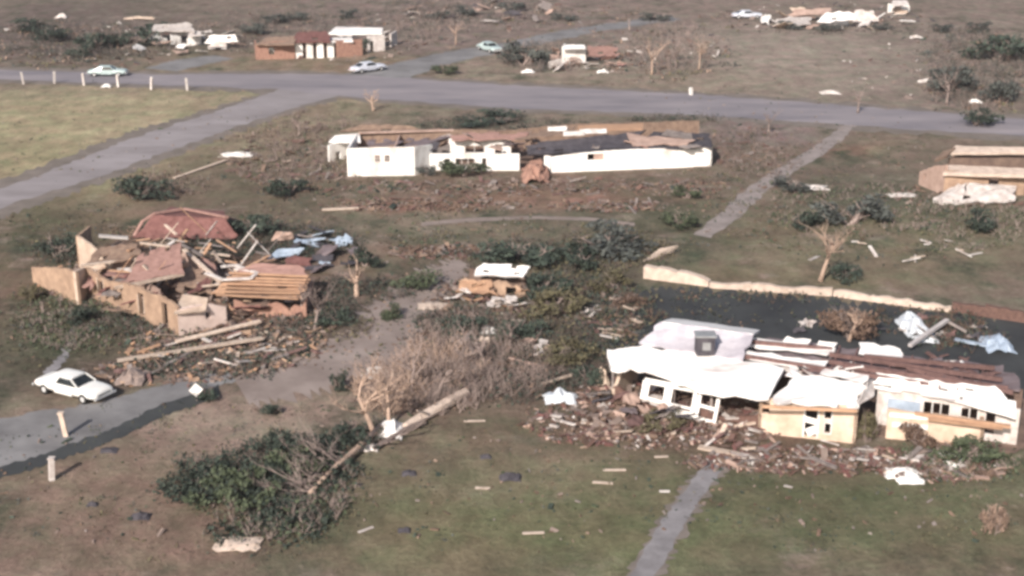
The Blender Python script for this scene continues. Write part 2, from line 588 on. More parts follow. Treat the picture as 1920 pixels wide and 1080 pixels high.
# ---------------------------------------------------------------- roads, lanes and paths: flat sheets with broken edges
def strip(name, top, bot, z, mat, n=60, rag=.25, seed=3):
    rg = random.Random(seed)

    def sample(pl, t):
        ls = [0]
        for a, bq in zip(pl, pl[1:]):
            ls.append(ls[-1] + (Vector(bq) - Vector(a)).length)
        x = t * ls[-1]
        for i in range(len(pl) - 1):
            if x <= ls[i + 1] + 1e-6:
                f = (x - ls[i]) / max(1e-6, ls[i + 1] - ls[i])
                return Vector(pl[i]).lerp(Vector(pl[i + 1]), f)
        return Vector(pl[-1])
    tp = [P(*q) for q in top]
    bt = [P(*q) for q in bot]
    mb = MB()
    vs = []
    for i in range(n + 1):
        t = i / n
        a, c = sample(tp, t), sample(bt, t)
        d = (a - c).normalized()
        a = a + d * rg.uniform(-rag, rag)
        c = c - d * rg.uniform(-rag, rag)
        for k in range(5):
            q = c.lerp(a, k / 4)
            vs.append((q.x, q.y, z))
    fs = []
    for i in range(n):
        for k in range(4):
            j = i * 5 + k
            fs.append((j, j + 5, j + 6, j + 1))
    mb.add(vs, fs)
    ob = mb.build(name, mat)
    tag(ob, kind='structure')
    return ob


strip('verge', [(-400, 104), (-60, 122), (20, 126), (300, 134), (560, 132), (700, 139), (960, 155), (1300, 171), (1560, 190), (1890, 215), (2500, 264)],
      [(-400, 152), (-60, 155), (20, 155), (300, 166), (520, 175), (700, 192), (960, 211), (1300, 223), (1500, 237), (1890, 262), (2500, 320)], .008, 'verge', 160, 1.1, 30)
strip('verge', [(-400, 440), (-60, 350), (30, 328), (250, 244), (400, 202), (480, 178), (540, 160)],
      [(-400, 580), (-60, 440), (30, 398), (200, 340), (430, 254), (550, 210), (660, 180)], .004, 'verge', 120, .9, 31)
strip('verge', [(1120, 1160), (1170, 1080), (1232, 980), (1283, 910), (1332, 850)],
      [(1190, 1160), (1240, 1080), (1295, 980), (1340, 910), (1384, 850)], .008, 'verge', 70, .3, 32)
strip('road', [(-400, 110), (-60, 128), (20, 132), (300, 140), (560, 138), (700, 143), (960, 160), (1300, 177), (1560, 196), (1890, 222), (2500, 272)],
      [(-400, 147), (-60, 150), (20, 150), (300, 160), (520, 168), (700, 186), (960, 204), (1300, 216), (1500, 229), (1890, 254), (2500, 310)], .024, 'asphalt', 120, .5)
strip('side_road', [(-400, 474), (-60, 372), (30, 345), (250, 258), (400, 211), (480, 183), (540, 164)],
      [(-400, 548), (-60, 418), (30, 380), (200, 326), (430, 242), (550, 202), (660, 172)], .016, 'asphalt_pale', 90, .4, 5)
strip('branch_road', [(640, 139), (720, 122), (830, 99), (930, 82), (1080, 52), (1250, 30)],
      [(760, 150), (830, 122), (910, 104), (1000, 86), (1120, 60), (1280, 37)], .020, 'drive', 60, .5, 8)
strip('lane', [(-300, 855), (-20, 790), (60, 772), (140, 764), (250, 738), (330, 712), (420, 690)],
      [(-300, 975), (-20, 895), (60, 872), (200, 822), (300, 772), (380, 742), (440, 712)], .020, 'drive', 60, .3, 9)
strip('shaded_gutter', [(-300, 958), (-20, 880), (60, 858), (200, 809), (300, 760), (410, 722)],
      [(-300, 988), (-20, 903), (60, 882), (200, 832), (305, 783), (412, 742)], .028, 'asphalt_dark', 80, .22, 19)  # flat strip; its dark colour stands in for shade in the ditch
strip('dirt_lane', [(440, 712), (560, 682), (630, 630), (700, 570), (780, 512), (850, 482)],
      [(470, 762), (610, 735), (740, 680), (800, 605), (845, 545), (885, 500)], .012, 'dirt', 140, 1.0, 10)
strip('front_path', [(1130, 1160), (1180, 1080), (1240, 980), (1290, 910), (1338, 850)],
      [(1180, 1160), (1230, 1080), (1286, 980), (1332, 910), (1376, 850)], .020, 'pavement', 50, .1, 11)
strip('garden_path', [(1300, 440), (1345, 402), (1398, 355), (1458, 315), (1512, 283), (1558, 252), (1588, 228)],
      [(1332, 446), (1386, 407), (1436, 361), (1490, 321), (1542, 291), (1584, 257), (1608, 232)], .012, 'worn_path', 50, .2, 12)
strip('arc_path', [(790, 417), (880, 409), (1000, 405), (1110, 408), (1190, 418)],
      [(790, 424), (880, 416), (1000, 411), (1110, 414), (1190, 424)], .012, 'dirt', 40, .08, 13)
strip('worn_track', [(78, 700), (108, 672), (126, 645), (133, 612)],
      [(96, 704), (124, 676), (140, 645), (145, 612)], .012, 'pavement', 30, .2, 14)
strip('asphalt_yard', [(1080, 575), (1200, 545), (1320, 542), (1560, 560), (1740, 582), (1920, 604), (2150, 634)],
      [(1080, 645), (1200, 690), (1320, 705), (1560, 720), (1740, 740), (1920, 760), (2150, 790)], .016, 'asphalt_dark', 160, 1.2, 15)
strip('grass_drive', [(270, 128), (330, 112), (400, 104)], [(330, 134), (390, 120), (440, 110)], .012, 'drive', 20, .3, 16)


# ---------------------------------------------------------------- trees and shrubs
def leaves(mb, c, r, n, size, rg, lumps=7, mi=1):
    """leaf faces spread in uneven lumps inside an ellipsoid of radii r round c"""
    cs = []
    for _ in range(lumps):
        a, q = rg.uniform(0, 6.283), rg.uniform(.25, .85)
        cs.append((Vector((math.cos(a) * q * r[0], math.sin(a) * q * r[1], rg.uniform(-.55, .75) * r[2])), rg.uniform(.22, .5)))
    for _ in range(n):
        lc, lr = rg.choice(cs)
        d = Vector((rg.gauss(0, 1), rg.gauss(0, 1), rg.gauss(0, 1)))
        d = d.normalized() * rg.random() ** .4 * lr
        p = Vector(c) + lc + Vector((d.x * r[0], d.y * r[1], d.z * r[2]))
        if p.z < .03:
            p.z = rg.uniform(.03, .2)
        q = Euler((rg.uniform(-1.2, 1.2), rg.uniform(-1.2, 1.2), rg.uniform(0, 6.28))).to_matrix()
        sz = size * rg.uniform(.5, 1.4)
        pts = [p + q @ Vector((x * sz, y * sz * .6, 0)) for x, y in ((-1, 0), (0, -.8), (1, 0), (0, .8))]
        mb.add(pts, [(0, 1, 2, 3)], mi)


def limb(mb, p, d, L, r, depth, rg, mi=0, up=.15, n=5, spread=.8):
    pts, rad = [Vector(p)], [r]
    d = Vector(d).normalized()
    k = 4
    for i in range(k):
        d = (d + Vector((rg.uniform(-.22, .22), rg.uniform(-.22, .22), rg.uniform(-.12, .2) + up * .2))).normalized()
        pts.append(pts[-1] + d * L / k)
        rad.append(r * (1 - .62 * (i + 1) / k))
    mb.tube(pts, rad, n, mi)
    if depth <= 0:
        return
    for i in range(rg.randint(3, 4)):
        j = rg.randint(1, k)
        dd = (d + Vector((rg.gauss(0, spread), rg.gauss(0, spread), rg.uniform(-.2, .6)))).normalized()
        limb(mb, pts[j], dd, L * rg.uniform(.4, .65), rad[j] * .62 + .006, depth - 1, rg, mi, up, max(3, n - 1), spread)


shrub_meshes = {}


def shrub_proto(kind, rg):
    st, fo = MB(), MB()
    for i in range(7):
        a = rg.uniform(0, 6.28)
        limb(st, (rg.uniform(-.2, .2), rg.uniform(-.2, .2), 0), (math.cos(a) * .7, math.sin(a) * .7, .8), .8, .04, 1, rg, 0)
    leaves(fo, (0, 0, .48), (1, 1, .55), 1100, .085, rg, 11, 0)
    return st, fo


SHRUB = []
for q in range(5):
    rg = random.Random(40 + q)
    SHRUB.append(shrub_proto(q, rg))
_shrub_data = {}


def shrub(u, v, w, h, leaf, label, group=None, cat='shrub', i=None, name='shrub'):
    """w: width in picture pixels, h: height in metres"""
    i = random.randrange(5) if i is None else i
    r = w / scale_at(v) / 2
    root = thing(name, P(u, v), label, cat, group, random.uniform(0, 6.28))
    root.scale = (r, r * .8, h)
    for part_name, mb, mt in (('branches', SHRUB[i][0], 'bark_grey'), ('foliage', SHRUB[i][1], leaf)):
        key = (i, part_name, mt)
        if key not in _shrub_data:
            ob = mb.build(part_name, mt, None, recalc=False)
            _shrub_data[key] = ob.data
        else:
            ob = bpy.data.objects.new(part_name, _shrub_data[key])
            col.objects.link(ob)
        ob.parent = root
    return root


def bare_tree(u, v, h, lean, label, mat='bark_pale', seed=1, r=.16, depth=3, group=None, dirv=None, leaf=None, spread=.8):
    rg = random.Random(seed)
    root = thing('bare_tree', P(u, v), label, 'tree', group)
    tr, br = MB(), MB()
    d = Vector((lean, rg.uniform(-.08, .08), 1)).normalized()
    pts, rad = [Vector((0, 0, 0))], [r * 1.35]
    for i in range(5):
        d = (d + Vector((rg.uniform(-.1, .1), rg.uniform(-.1, .1), 0))).normalized()
        pts.append(pts[-1] + d * h * .55 / 5)
        rad.append(r * (1 - .1 * i))
    tr.tube(pts, rad, 8)
    for i in range(6):
        j = rg.randint(3, 5)
        a = rg.uniform(0, 6.28)
        limb(br, pts[j], (math.cos(a) * .8 + lean * .5, math.sin(a) * .8, rg.uniform(.25, 1)), h * rg.uniform(.25, .48), r * .5, depth - 1, rg, 0, spread=spread)
    for mb, nm in ((tr, 'trunk'), (br, 'branches')):
        ob = mb.build(nm, mat, root, smooth=True)
    if leaf:
        fo = MB()
        leaves(fo, (lean * h * .6, 0, h * .75), (h * .32, h * .32, h * .25), 260, .12, rg, 7, 0)
        fo.build('foliage', leaf, root, recalc=False)
    return root


VEG_DARK = 'leaf_dark'
# single shrubs one can point to
for a in [
    (262, 372, 120, 2.0, 'leaf_dark', 'large dark green shrub beside the lower side road above the red-roofed wreck'),
    (540, 366, 95, 1.8, 'leaf_dark', 'dark green shrub on the meadow left of the long white house'),
    (835, 138, 62, 1.2, 'leaf_green', 'low green bush on the verge beyond the crossroads'),
    (868, 330, 105, 1.5, 'leaf_green', 'green bush growing against the porch of the long white house'),
    (800, 330, 40, 1.1, 'leaf_grey', 'small grey bush at the end of the windowed white wall'),
    (635, 292, 30, 1.5, 'leaf_dark', 'small dark bush under the leaning white end wall'),
    (990, 122, 110, 3.2, 'leaf_grey', 'dark green tree-sized bush left of the small white far house'),
    (690, 96, 40, 2.0, 'leaf_dark', 'black-green bush under the white flat roof of the brick house'),
    (1590, 418, 170, 2.2, 'leaf_grey', 'wide grey green tree crown lying on the meadow beside the garden path'),
    (1505, 425, 80, 1.5, 'leaf_dark', 'dark bush left of the wide grey green crown'),
    (1150, 470, 190, 1.9, 'leaf_grey', 'broad grey green felled crown above the end of the stone garden wall'),
    (985, 490, 160, 1.7, 'leaf_dark', 'dark bush directly behind the small white-roofed wreck'),
    (925, 232, 150, 1.0, 'leaf_dark', 'long dark bush behind the middle of the long white house'),
    (620, 612, 90, 1.2, 'leaf_dark', 'dark bush at the bend of the dirt lane below the broken grey stump'),
    (790, 540, 100, 1.3, 'leaf_green', 'green bush left of the small white-roofed wreck'),
    (865, 622, 120, 1.2, 'leaf_dark', 'dark bush below the small white-roofed wreck'),
    (735, 596, 60, .9, 'leaf_green', 'small green bush in the middle of the dirt lane'),
    (632, 732, 46, 1.3, 'leaf_dark', 'narrow dark bush by the dirt lane left of the bare tree thicket'),
    (508, 778, 55, .8, 'leaf_dark', 'small round dark bush on the bare dirt above the felled tree'),
    (1850, 432, 90, 1.6, 'leaf_dark', 'dark bush below the wrecked brick house at the right edge'),
    (1790, 172, 110, 3.4, 'leaf_grey', 'ragged dark tree beyond the road near the right edge'),
    (1880, 190, 90, 2.8, 'leaf_grey', 'grey green bush beyond the road at the extreme right'),
    (145, 605, 75, 1.3, 'leaf_dark', 'dark bush under the corner of the tan house wall'),
    (108, 480, 90, 1.6, 'leaf_dark', 'dark bush behind the leftmost tan wall panel'),
    (480, 440, 100, 1.7, 'leaf_dark', 'dark bush right of the fallen red-brown roof'),
    (405, 482, 90, 1.1, 'leaf_dark', 'dark green bush behind the white board frame'),
    (1720, 836, 80, 1.3, 'leaf_brown', 'brown bush against the low tan wall of the white-roofed house'),
    (1625, 828, 60, 2.0, 'leaf_olive', 'tall olive bush in the gap between the two tan walls'),
    (1815, 858, 130, 1.0, 'leaf_green', 'low green bush on the lawn before the low tan wall'),
    (1580, 522, 85, 1.1, 'leaf_dark', 'dark bush at the foot of the bare tree behind the stone wall'),
    (1040, 585, 140, 1.5, 'leaf_olive', 'olive bush right of the small white-roofed wreck'),
    (1060, 680, 130, 1.3, 'leaf_olive', 'olive bush left of the broad white roof corner'),
    (1140, 545, 110, 1.2, 'leaf_olive', 'olive bush at the left end of the stone garden wall'),
    (1865, 1000, 70, 1.5, 'leaf_dry', 'dry yellow bush on the lawn in the lower right corner'),
    (1290, 372, 60, 1.2, 'leaf_green', 'green bush beside the garden path below the long white house'),
    (1275, 425, 90, 1.2, 'leaf_green', 'flat green bush left of the foot of the garden path'),
    (1490, 355, 90, 1.0, 'leaf_grey', 'grey bush right of the garden path'),
    (60, 560, 60, 1.0, 'leaf_olive', 'olive bush below the leftmost tan wall panel'),
    (1235, 800, 110, .8, 'leaf_olive', 'olive bush below the fallen white window frame'),
    (390, 745, 70, .8, 'leaf_dark', 'low dark bush right of the square white board by the grey lane'),
    (1590, 632, 120, 2.0, 'leaf_brown', 'reddish dry bush on the dark asphalt behind the broad white roof'),
    (1878, 112, 130, 3.6, 'leaf_dark', 'tall dark tree clump at the right edge of the far field'),
    (1835, 235, 90, 1.8, 'leaf_dark', 'dark bush at the near verge of the road toward the right edge'),
    (1020, 555, 120, 1.6, 'leaf_dark', 'dark bush right behind the end of the small white-roofed wreck'),
    (1090, 500, 130, 1.6, 'leaf_dark', 'dark bush among the brush above the asphalt yard corner'),
    (1100, 720, 80, 1.2, 'leaf_dark', 'dark bush just left of the broad white roof'),
    (980, 640, 110, 1.4, 'leaf_dark', 'dark bush in the middle of the central brush'),
    (690, 500, 80, 1.4, 'leaf_dark', 'dark bush above the bend of the dirt lane'),
    (1170, 570, 70, .8, 'leaf_brown', 'brown bush above the left edge of the dark asphalt yard'),
]:
    shrub(*a)

# ---------------------------------------------------------------- bare and broken trees
for a in [
    (1538, 527, 5.6, .18, 'pale broken tree standing behind the stone garden wall', 'bark_pale', 21, .17, 3),
    (704, 818, 4.8, -.30, 'pale stripped tree leaning left at the lower edge of the thicket', 'bark_pale', 22, .17, 3),
    (728, 800, 4.6, -.02, 'upright stripped tree beside the crumpled white sheet', 'bark_pale', 23, .13, 3),
    (818, 752, 4.2, .16, 'grey stripped tree near the top of the pale log', 'bark_grey', 24, .12, 3),
    (770, 745, 4.0, .05, 'grey stripped tree in the middle of the thicket', 'bark_grey', 25, .12, 3),
    (862, 700, 3.6, .2, 'grey bare tree at the right side of the thicket', 'bark_grey', 26, .10, 3),
    (668, 556, 3.0, .05, 'pale splintered stump of a tree beside the ruined tan house', 'bark_pale', 27, .2, 2),
    (700, 208, 3.0, .02, 'pale bare tree between the junction and the long white house', 'bark_pale', 28, .14, 3),
    (1222, 140, 5.5, .05, 'reddish bare tree on the far side of the road, left of its group', 'bark_pale', 29, .14, 3),
    (1268, 128, 5.0, -.1, 'reddish bare tree in the middle of the far group', 'bark_grey', 30, .12, 3),
    (1310, 132, 5.0, .12, 'reddish bare tree at the right of the far group', 'bark_pale', 31, .12, 3),
    (855, 84, 4.2, .0, 'slender pale bare tree beyond the branch road', 'bark_pale', 32, .12, 2),
    (1608, 212, 3.4, .05, 'dark bare trunk on the verge right of the road crossing', 'bark_grey', 33, .12, 2),
    (590, 622, 3.6, .1, 'grey bare tree draped at the right end of the ruined tan house', 'bark_grey', 34, .12, 3),
    (565, 598, 2.6, -.1, 'small grey bare tree against the orange board roof', 'bark_grey', 35, .1, 3),
    (1592, 640, 2.8, .1, 'reddish broken tree on the dark asphalt behind the white roof', 'bark_pale', 36, .13, 3),
    (1775, 196, 4.6, .1, 'dark bare tree beside the ragged dark crown at the right', 'bark_grey', 37, .14, 3),
    (910, 690, 3.0, -.2, 'leaning bare tree left of the scrub by the white roof', 'bark_grey', 38, .1, 3),
    (955, 660, 2.8, .1, 'bare tree among the scrub below the small white-roofed wreck', 'bark_grey', 39, .09, 3),
    (745, 60, 4.0, .1, 'reddish bare tree right of the brick house at the top', 'bark_grey', 41, .12, 3),
    (1180, 60, 4.0, .1, 'thin bare tree far beyond the small white house', 'bark_grey', 42, .12, 3),
    (560, 255, 3.0, .1, 'brown bare tree in the scrub beside the side road', 'bark_grey', 44, .1, 3),
    (520, 300, 2.6, -.15, 'brown bare tree left of the long white house', 'bark_grey', 45, .1, 3),
    (600, 320, 2.4, .2, 'low brown bare tree below the leaning white end wall', 'bark_grey', 46, .1, 3),
    (1440, 250, 2.8, .1, 'brown bare tree right of the long white house', 'bark_grey', 47, .1, 3),
]:
    bare_tree(*a)


# the tree felled across the foreground
def felled_tree():
    rg = random.Random(5)
    root = thing('felled_tree', P(500, 900), 'big felled tree with dark green crown lying across the foreground lawn edge', 'tree')
    tr, br, fo = MB(), MB(), MB()
    a, b_ = P(712, 800, .45), P(580, 925, .35)
    tr.tube([a, a.lerp(b_, .35) + Vector((.1, 0, .08)), a.lerp(b_, .7) + Vector((-.1, 0, .02)), b_], [.19, .17, .14, .10], 9)
    e = P(430, 905, .5)
    for i in range(22):
        t = rg.random()
        p = Vector(a).lerp(b_, .3 + .7 * t)
        limb(br, p, (e - p).normalized() + Vector((rg.gauss(0, .5), rg.gauss(0, .5), rg.uniform(.0, .5))), rg.uniform(1.2, 2.8), .045, 2, rg, 0, spread=.6)
    for (u, v, rx, ry, h, n) in [(335, 915, 1.3, 1.4, .5, 500), (380, 905, 1.7, 1.9, .8, 900), (440, 885, 2.2, 2.6, 1.0, 1500), (515, 862, 2.3, 2.8, 1.2, 1900), (585, 845, 2.2, 2.6, 1.2, 1500),
                                 (640, 830, 1.5, 2.0, .9, 800), (500, 915, 2.3, 2.2, .8, 1300), (560, 900, 1.8, 2.2, .8, 900), (520, 955, 1.8, 2.0, .6, 800), (470, 985, 1.6, 2.0, .5, 450), (570, 985, 1.3, 2.0, .45, 450), (640, 880, 1.1, 1.8, .6, 400), (420, 1000, 1.0, 1.4, .4, 220), (690, 818, 1.2, 1.6, .7, 300), (620, 930, 1.2, 2.2, .4, 260), (350, 880, 1.3, 1.6, .5, 300)]:
        leaves(fo, P(u, v, h * .36), (rx * 1.12, ry * 1.25, h * .72), int(n * .9), .13, rg, 14, 0)
    part(tr, 'trunk', 'bark_pale', root, smooth=True)
    part(br, 'branches', 'bark_grey', root)
    part(fo, 'foliage', 'leaf_dark', root)
    fo = MB()
    for (u, v) in ((420, 900), (500, 880), (560, 870), (470, 930), (390, 915)):
        leaves(fo, P(u, v, .7), (1.6, 1.8, .7), 330, .15, rg, 7, 0)
    part(fo, 'foliage', 'leaf_green', root, label='paler green leaves')


felled_tree()


# pale split log on the lawn edge
mb = MB()
a, b_ = P(874, 736, .35), P(760, 800, .30)
mb.tube([a, a.lerp(b_, .3), a.lerp(b_, .7), b_], [.30, .34, .28, .2], 10)
rg = random.Random(3)
mb.v = [(x + rg.uniform(-.05, .05), y + rg.uniform(-.05, .05), max(.01, z + rg.uniform(-.06, .06))) for x, y, z in mb.v]
mb.tube([P(800, 775, .6), P(782, 770, 1.2)], [.1, .04], 6)
solo(mb, 'log', 'stone', P(815, 770), 'thick pale log lying along the upper edge of the front lawn', 'log')
mb = MB()
a, b_ = P(795, 792, .2), P(700, 842, .2)
mb.tube([a, a.lerp(b_, .4) + Vector((0, .2, .1)), b_], [.2, .17, .12], 8)
for t in (.2, .5, .8):
    limb(mb, a.lerp(b_, t), (.5, -.4, .3), 1.6, .07, 1, rg)
solo(mb, 'branch', 'bark_grey', P(750, 815), 'grey broken branch lying between the pale log and the felled tree', 'branch')


# ---------------------------------------------------------------- cars
def lathe_wheel(mb, c, ax, r, w, mi=0, n=16):
    c, ax = Vector(c), Vector(ax).normalized()
    mb.tube([c - ax * w / 2, c - ax * w * .35, c + ax * w * .35, c + ax * w / 2], [r * .9, r, r, r * .9], n, mi)


def make_car(loc, rz, paint, label, group=None):
    """a long low two-door saloon of the early seventies, nose towards +x"""
    root = thing('parked_car', loc, label, 'car', group, rz)
    L, W = 5.3, 1.92
    # station x, half width, sill z, belt z
    st = [(-2.65, .80, .42, .66), (-2.55, .88, .34, .80), (-2.0, .95, .28, .90), (-1.2, .96, .26, .91), (0, .96, .25, .90),
          (.9, .96, .26, .90), (1.8, .95, .28, .88), (2.45, .90, .32, .82), (2.62, .84, .40, .72)]
    body = MB()
    vs, fs = [], []
    for (x, hw, zs, zb) in st:
        vs += [(x, -hw * .93, zs), (x, -hw, (zs + zb) / 2), (x, -hw * .95, zb - .05), (x, -hw * .80, zb + .02), (x, 0, zb + .05),
               (x, hw * .80, zb + .02), (x, hw * .95, zb - .05), (x, hw, (zs + zb) / 2), (x, hw * .93, zs), (x, 0, zs - .03)]
    n = 10
    for i in range(len(st) - 1):
        for k in range(n):
            k2 = (k + 1) % n
            fs.append((i * n + k, i * n + k2, (i + 1) * n + k2, (i + 1) * n + k))
    fs.append(tuple(range(n))); fs.append(tuple((len(st) - 1) * n + k for k in range(n - 1, -1, -1)))
    body.add(vs, fs)
    ob = body.build('body', paint, root, smooth=True)
    bv = ob.modifiers.new('sub', 'SUBSURF'); bv.levels = 1; bv.render_levels = 1
    # cabin: roof plate on pillars
    rf = MB()
    rt = [(-1.05, .62), (-.9, .66), (0, .70), (.35, .68), (.5, .64)]
    vs = []
    for x, hw in rt:
        vs += [(x, -hw, 1.33), (x, -hw * .6, 1.385), (x, 0, 1.40), (x, hw * .6, 1.385), (x, hw, 1.33), (x, hw * .97, 1.285), (x, -hw * .97, 1.285)]
    fs = []
    for i in range(len(rt) - 1):
        for k in range(7):
            k2 = (k + 1) % 7
            fs.append((i * 7 + k, i * 7 + k2, (i + 1) * 7 + k2, (i + 1) * 7 + k))
    fs += [tuple(range(7)), tuple(4 * 7 + k for k in range(6, -1, -1))]
    rf.add(vs, fs)
    for s in (-1, 1):
        rf.beam((.48, s * .63, 1.31), (1.15, s * .78, .90), .07, .07)
        rf.prism([(-1.0, s * .64, 1.31), (-.45, s * .66, 1.31), (-.75, s * .80, .90), (-1.85, s * .80, .90)], (0, -s * .08, 0))
    rf.build('roof', paint, root)
    gl = MB()
    gl.add([(.47, -.60, 1.30), (.47, .60, 1.30), (1.12, .74, .91), (1.12, -.74, .91)], [(0, 1, 2, 3)])
    gl.build('windscreen', 'glass', root)
    gl = MB()
    gl.add([(-1.02, -.60, 1.30), (-1.02, .60, 1.30), (-1.8, .74, .92), (-1.8, -.74, .92)], [(0, 1, 2, 3)])
    gl.build('rear_window', 'glass', root)
    for s in (-1, 1):
        gl = MB()
        gl.add([(-.47, s * .655, 1.29), (.45, s * .63, 1.29), (1.08, s * .775, .915), (-.77, s * .79, .915)], [(0, 1, 2, 3)])
        gl.build('side_window', 'glass', root)
        dr = MB()
        dr.prism([(-.72, s * .955, .36), (.78, s * .955, .36), (.78, s * .965, .80), (-.72, s * .965, .80)], (0, s * .012, 0))
        dob = dr.build('door', paint, root)
        hd = MB(); hd.box((-.55, s * .985, .74), (.16, .03, .03)); hd.build('handle', 'chrome', dob)
        lp = MB(); lp.tube([(2.58, s * .62, .60), (2.66, s * .62, .60)], [.09, .085], 12); lp.build('headlight', 'chrome', root)
        tl = MB(); tl.box((-2.655, s * .55, .62), (.03, .40, .11)); tl.build('tail_light', 'red_lamp', root)
        for x in (-1.65, 1.65):
            w = MB(); lathe_wheel(w, (x, s * .86, .33), (0, 1, 0), .33, .2)
            wob = w.build('wheel', 'rubber', root)
            rm = MB(); rm.tube([(x, s * .955, .33), (x, s * .972, .33)], [.19, .15], 14); rm.build('rim', 'chrome', wob)
    for x, nm in ((2.66, 'bumper'), (-2.68, 'bumper')):
        bm_ = MB(); bm_.box((x, 0, .46), (.10, 1.78, .12)); bm_.build(nm, 'chrome', root)
    g = MB(); g.box((2.63, 0, .60), (.03, .95, .14)); g.build('grille', 'steel', root)
    return root


p = P(140, 739)
make_car(p, R(-29), 'car_white', 'white two-door saloon car parked beside the grey lane at the left')
make_car(P(690, 134), R(40), 'car_blue', 'pale saloon car standing at the crossroads beyond the long white house')
make_car(P(203, 142), R(1), 'car_teal', 'pale teal car on the main road behind the row of white posts')
make_car(P(918, 96), R(-60), 'car_teal', 'small-looking pale teal car beside the far end of the branch road')
make_car(P(1400, 34), R(4), 'car_blue', 'white car standing in the far field at the top right')


# ---------------------------------------------------------------- the broad white-roofed house, lower right
def G(u, v):
    return P(u, v, 0)


def right_house():
    root = thing('ruined_house', G(1450, 780), 'broad ruined house with white sagging roof slabs and tan walls at the lower right', 'house')
    # floor
    mb = MB(); mb.sheet(P(1150, 752, .06), P(1900, 850, .06), P(2060, 760, .06), P(1300, 690, .06), 4, 3, .1, 0)
    part(mb, 'floor', 'interior', root)
    # main roof: upper white slope, back slope
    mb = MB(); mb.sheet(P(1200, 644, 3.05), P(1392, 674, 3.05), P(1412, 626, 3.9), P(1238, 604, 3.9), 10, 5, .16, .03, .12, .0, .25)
    part(mb, 'roof', 'white_roof_shaded', root)  # upper slope's shading painted in as a greyer white
    vb = MB()
    q = P(1321, 656, 3.25)
    vb.box(q + Vector((0, 0, .4)), (1.15, .9, 1.15))
    vp = part(vb, 'chimney', 'dark_roof', root)
    vb = MB(); vb.box(q + Vector((0, 0, 1.03)), (1.3, 1.05, .1)); vb.box(q + Vector((0.05, -.47, .4)), (.5, .04, .5))
    sub(vb, 'chimney_cap', 'steel', vp)
    a, c = P(1240, 603, 3.92), P(1412, 626, 3.92)
    mb = MB(); mb.sheet(a, c, c + Vector((1.2, 4.2, -1.3)), a + Vector((1.2, 4.2, -1.3)), 6, 3, .14, .03)
    part(mb, 'roof', 'white_roof', root)
    # front white slab, sagging over the wrecked rooms
    mb = MB()
    mb.loft([P(1145, 692, 2.45), P(1186, 690, 2.5), P(1224, 696, 2.5), P(1268, 713, 2.45), P(1310, 728, 2.4), P(1378, 741, 2.45), P(1440, 748, 2.5)],
            [P(1138, 657, 2.75), P(1172, 651, 2.85), P(1206, 649, 2.9), P(1258, 655, 2.9), P(1310, 662, 2.92), P(1390, 675, 2.92), P(1470, 690, 2.95)], 6, .2, .035, 0, 5, .35)
    part(mb, 'roof', 'white_roof', root)
    # torn remains of the roof deck further right
    mb = MB(); mb.sheet(P(1400, 690, 2.45), P(1905, 752, 2.45), P(1905, 690, 2.6), P(1418, 634, 2.6), 22, 6, .12, .04, .05, .22, .5, seed=8)
    part(mb, 'ceiling', 'deck', root)
    for (q0, q1, q2, q3, z, sd_) in [((1400, 648), (1552, 664), (1566, 652), (1412, 634), 2.95, 1), ((1388, 672), (1534, 692), (1548, 678), (1396, 656), 2.9, 2),
                                     ((1470, 640), (1560, 650), (1566, 643), (1476, 632), 3.1, 4), ((1612, 662), (1690, 672), (1690, 654), (1614, 640), 2.95, 3), ((1540, 700), (1625, 716), (1630, 704), (1550, 690), 2.9, 7)]:
        mb = MB(); mb.sheet(P(*q0, z), P(*q1, z), P(*q2, z + .12), P(*q3, z + .12), 6, 2, .06, .04, .03, .05, .3, seed=sd_)
        part(mb, 'roof_panel', 'white_roof', root)
    bl = [((1555, 664), (1880, 712), 3.0), ((1540, 676), (1700, 700), 2.9), ((1580, 686), (1890, 728), 2.95), ((1620, 668), (1865, 690), 3.05), ((1600, 700), (1760, 722), 2.9), ((1700, 690), (1900, 736), 2.85), ((1400, 640), (1560, 655), 3.12), ((1395, 668), (1560, 694), 3.0)]
    for (q0, q1, z) in bl:
        mb = MB(); mb.beam(P(*q0, z), P(*q1, z - .1), .18, .26)
        part(mb, 'beam', 'red_wood', root)
    for i in range(9):
        u = 1575 + i * 34
        mb = MB(); mb.beam(P(u, 650 + i * 4.6, 2.75), P(u - 18, 700 + i * 4.6, 2.75), .09, .2)
        part(mb, 'rafter', 'red_wood', root)
    # outer walls of the left part, knocked low
    mb = MB(); mb.wall(G(1148, 752), G(1425, 806), [1.2, .5, .3, .9, .4, 1.3], .22, ragged=.3)
    part(mb, 'wall', 'brick', root)
    mb = MB(); mb.wall(G(1190, 716), G(1146, 752), [2.3, 2.2, .8], .22, ragged=.15)
    part(mb, 'wall', 'tan_pale', root)
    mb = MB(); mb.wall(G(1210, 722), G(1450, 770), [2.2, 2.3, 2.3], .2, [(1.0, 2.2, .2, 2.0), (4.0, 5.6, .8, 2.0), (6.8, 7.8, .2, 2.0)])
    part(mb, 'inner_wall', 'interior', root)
    for (u, v) in ((1148, 742), (1262, 770), (1332, 786), (1430, 800)):
        mb = MB(); mb.beam(G(u, v), P(u, v, 2.3) * 1 - Vector((0, 0, 0)) if False else G(u, v) + Vector((0, 0, 2.35)), .14, .14)
        part(mb, 'post', 'grey_wood', root)
    # middle wing
    mb = MB(); mb.sheet(P(1448, 752, 2.5), P(1606, 762, 2.5), P(1622, 718, 3.1), P(1494, 696, 3.1), 9, 6, .2, .04, .08, .04, .5, seed=12)
    part(mb, 'roof', 'white_roof', root)
    mb = MB(); mb.sheet(P(1606, 762, 2.52), P(1640, 742, 2.3), P(1640, 712, 2.6), P(1628, 716, 3.18), 3, 3, .1, .03, seed=13)
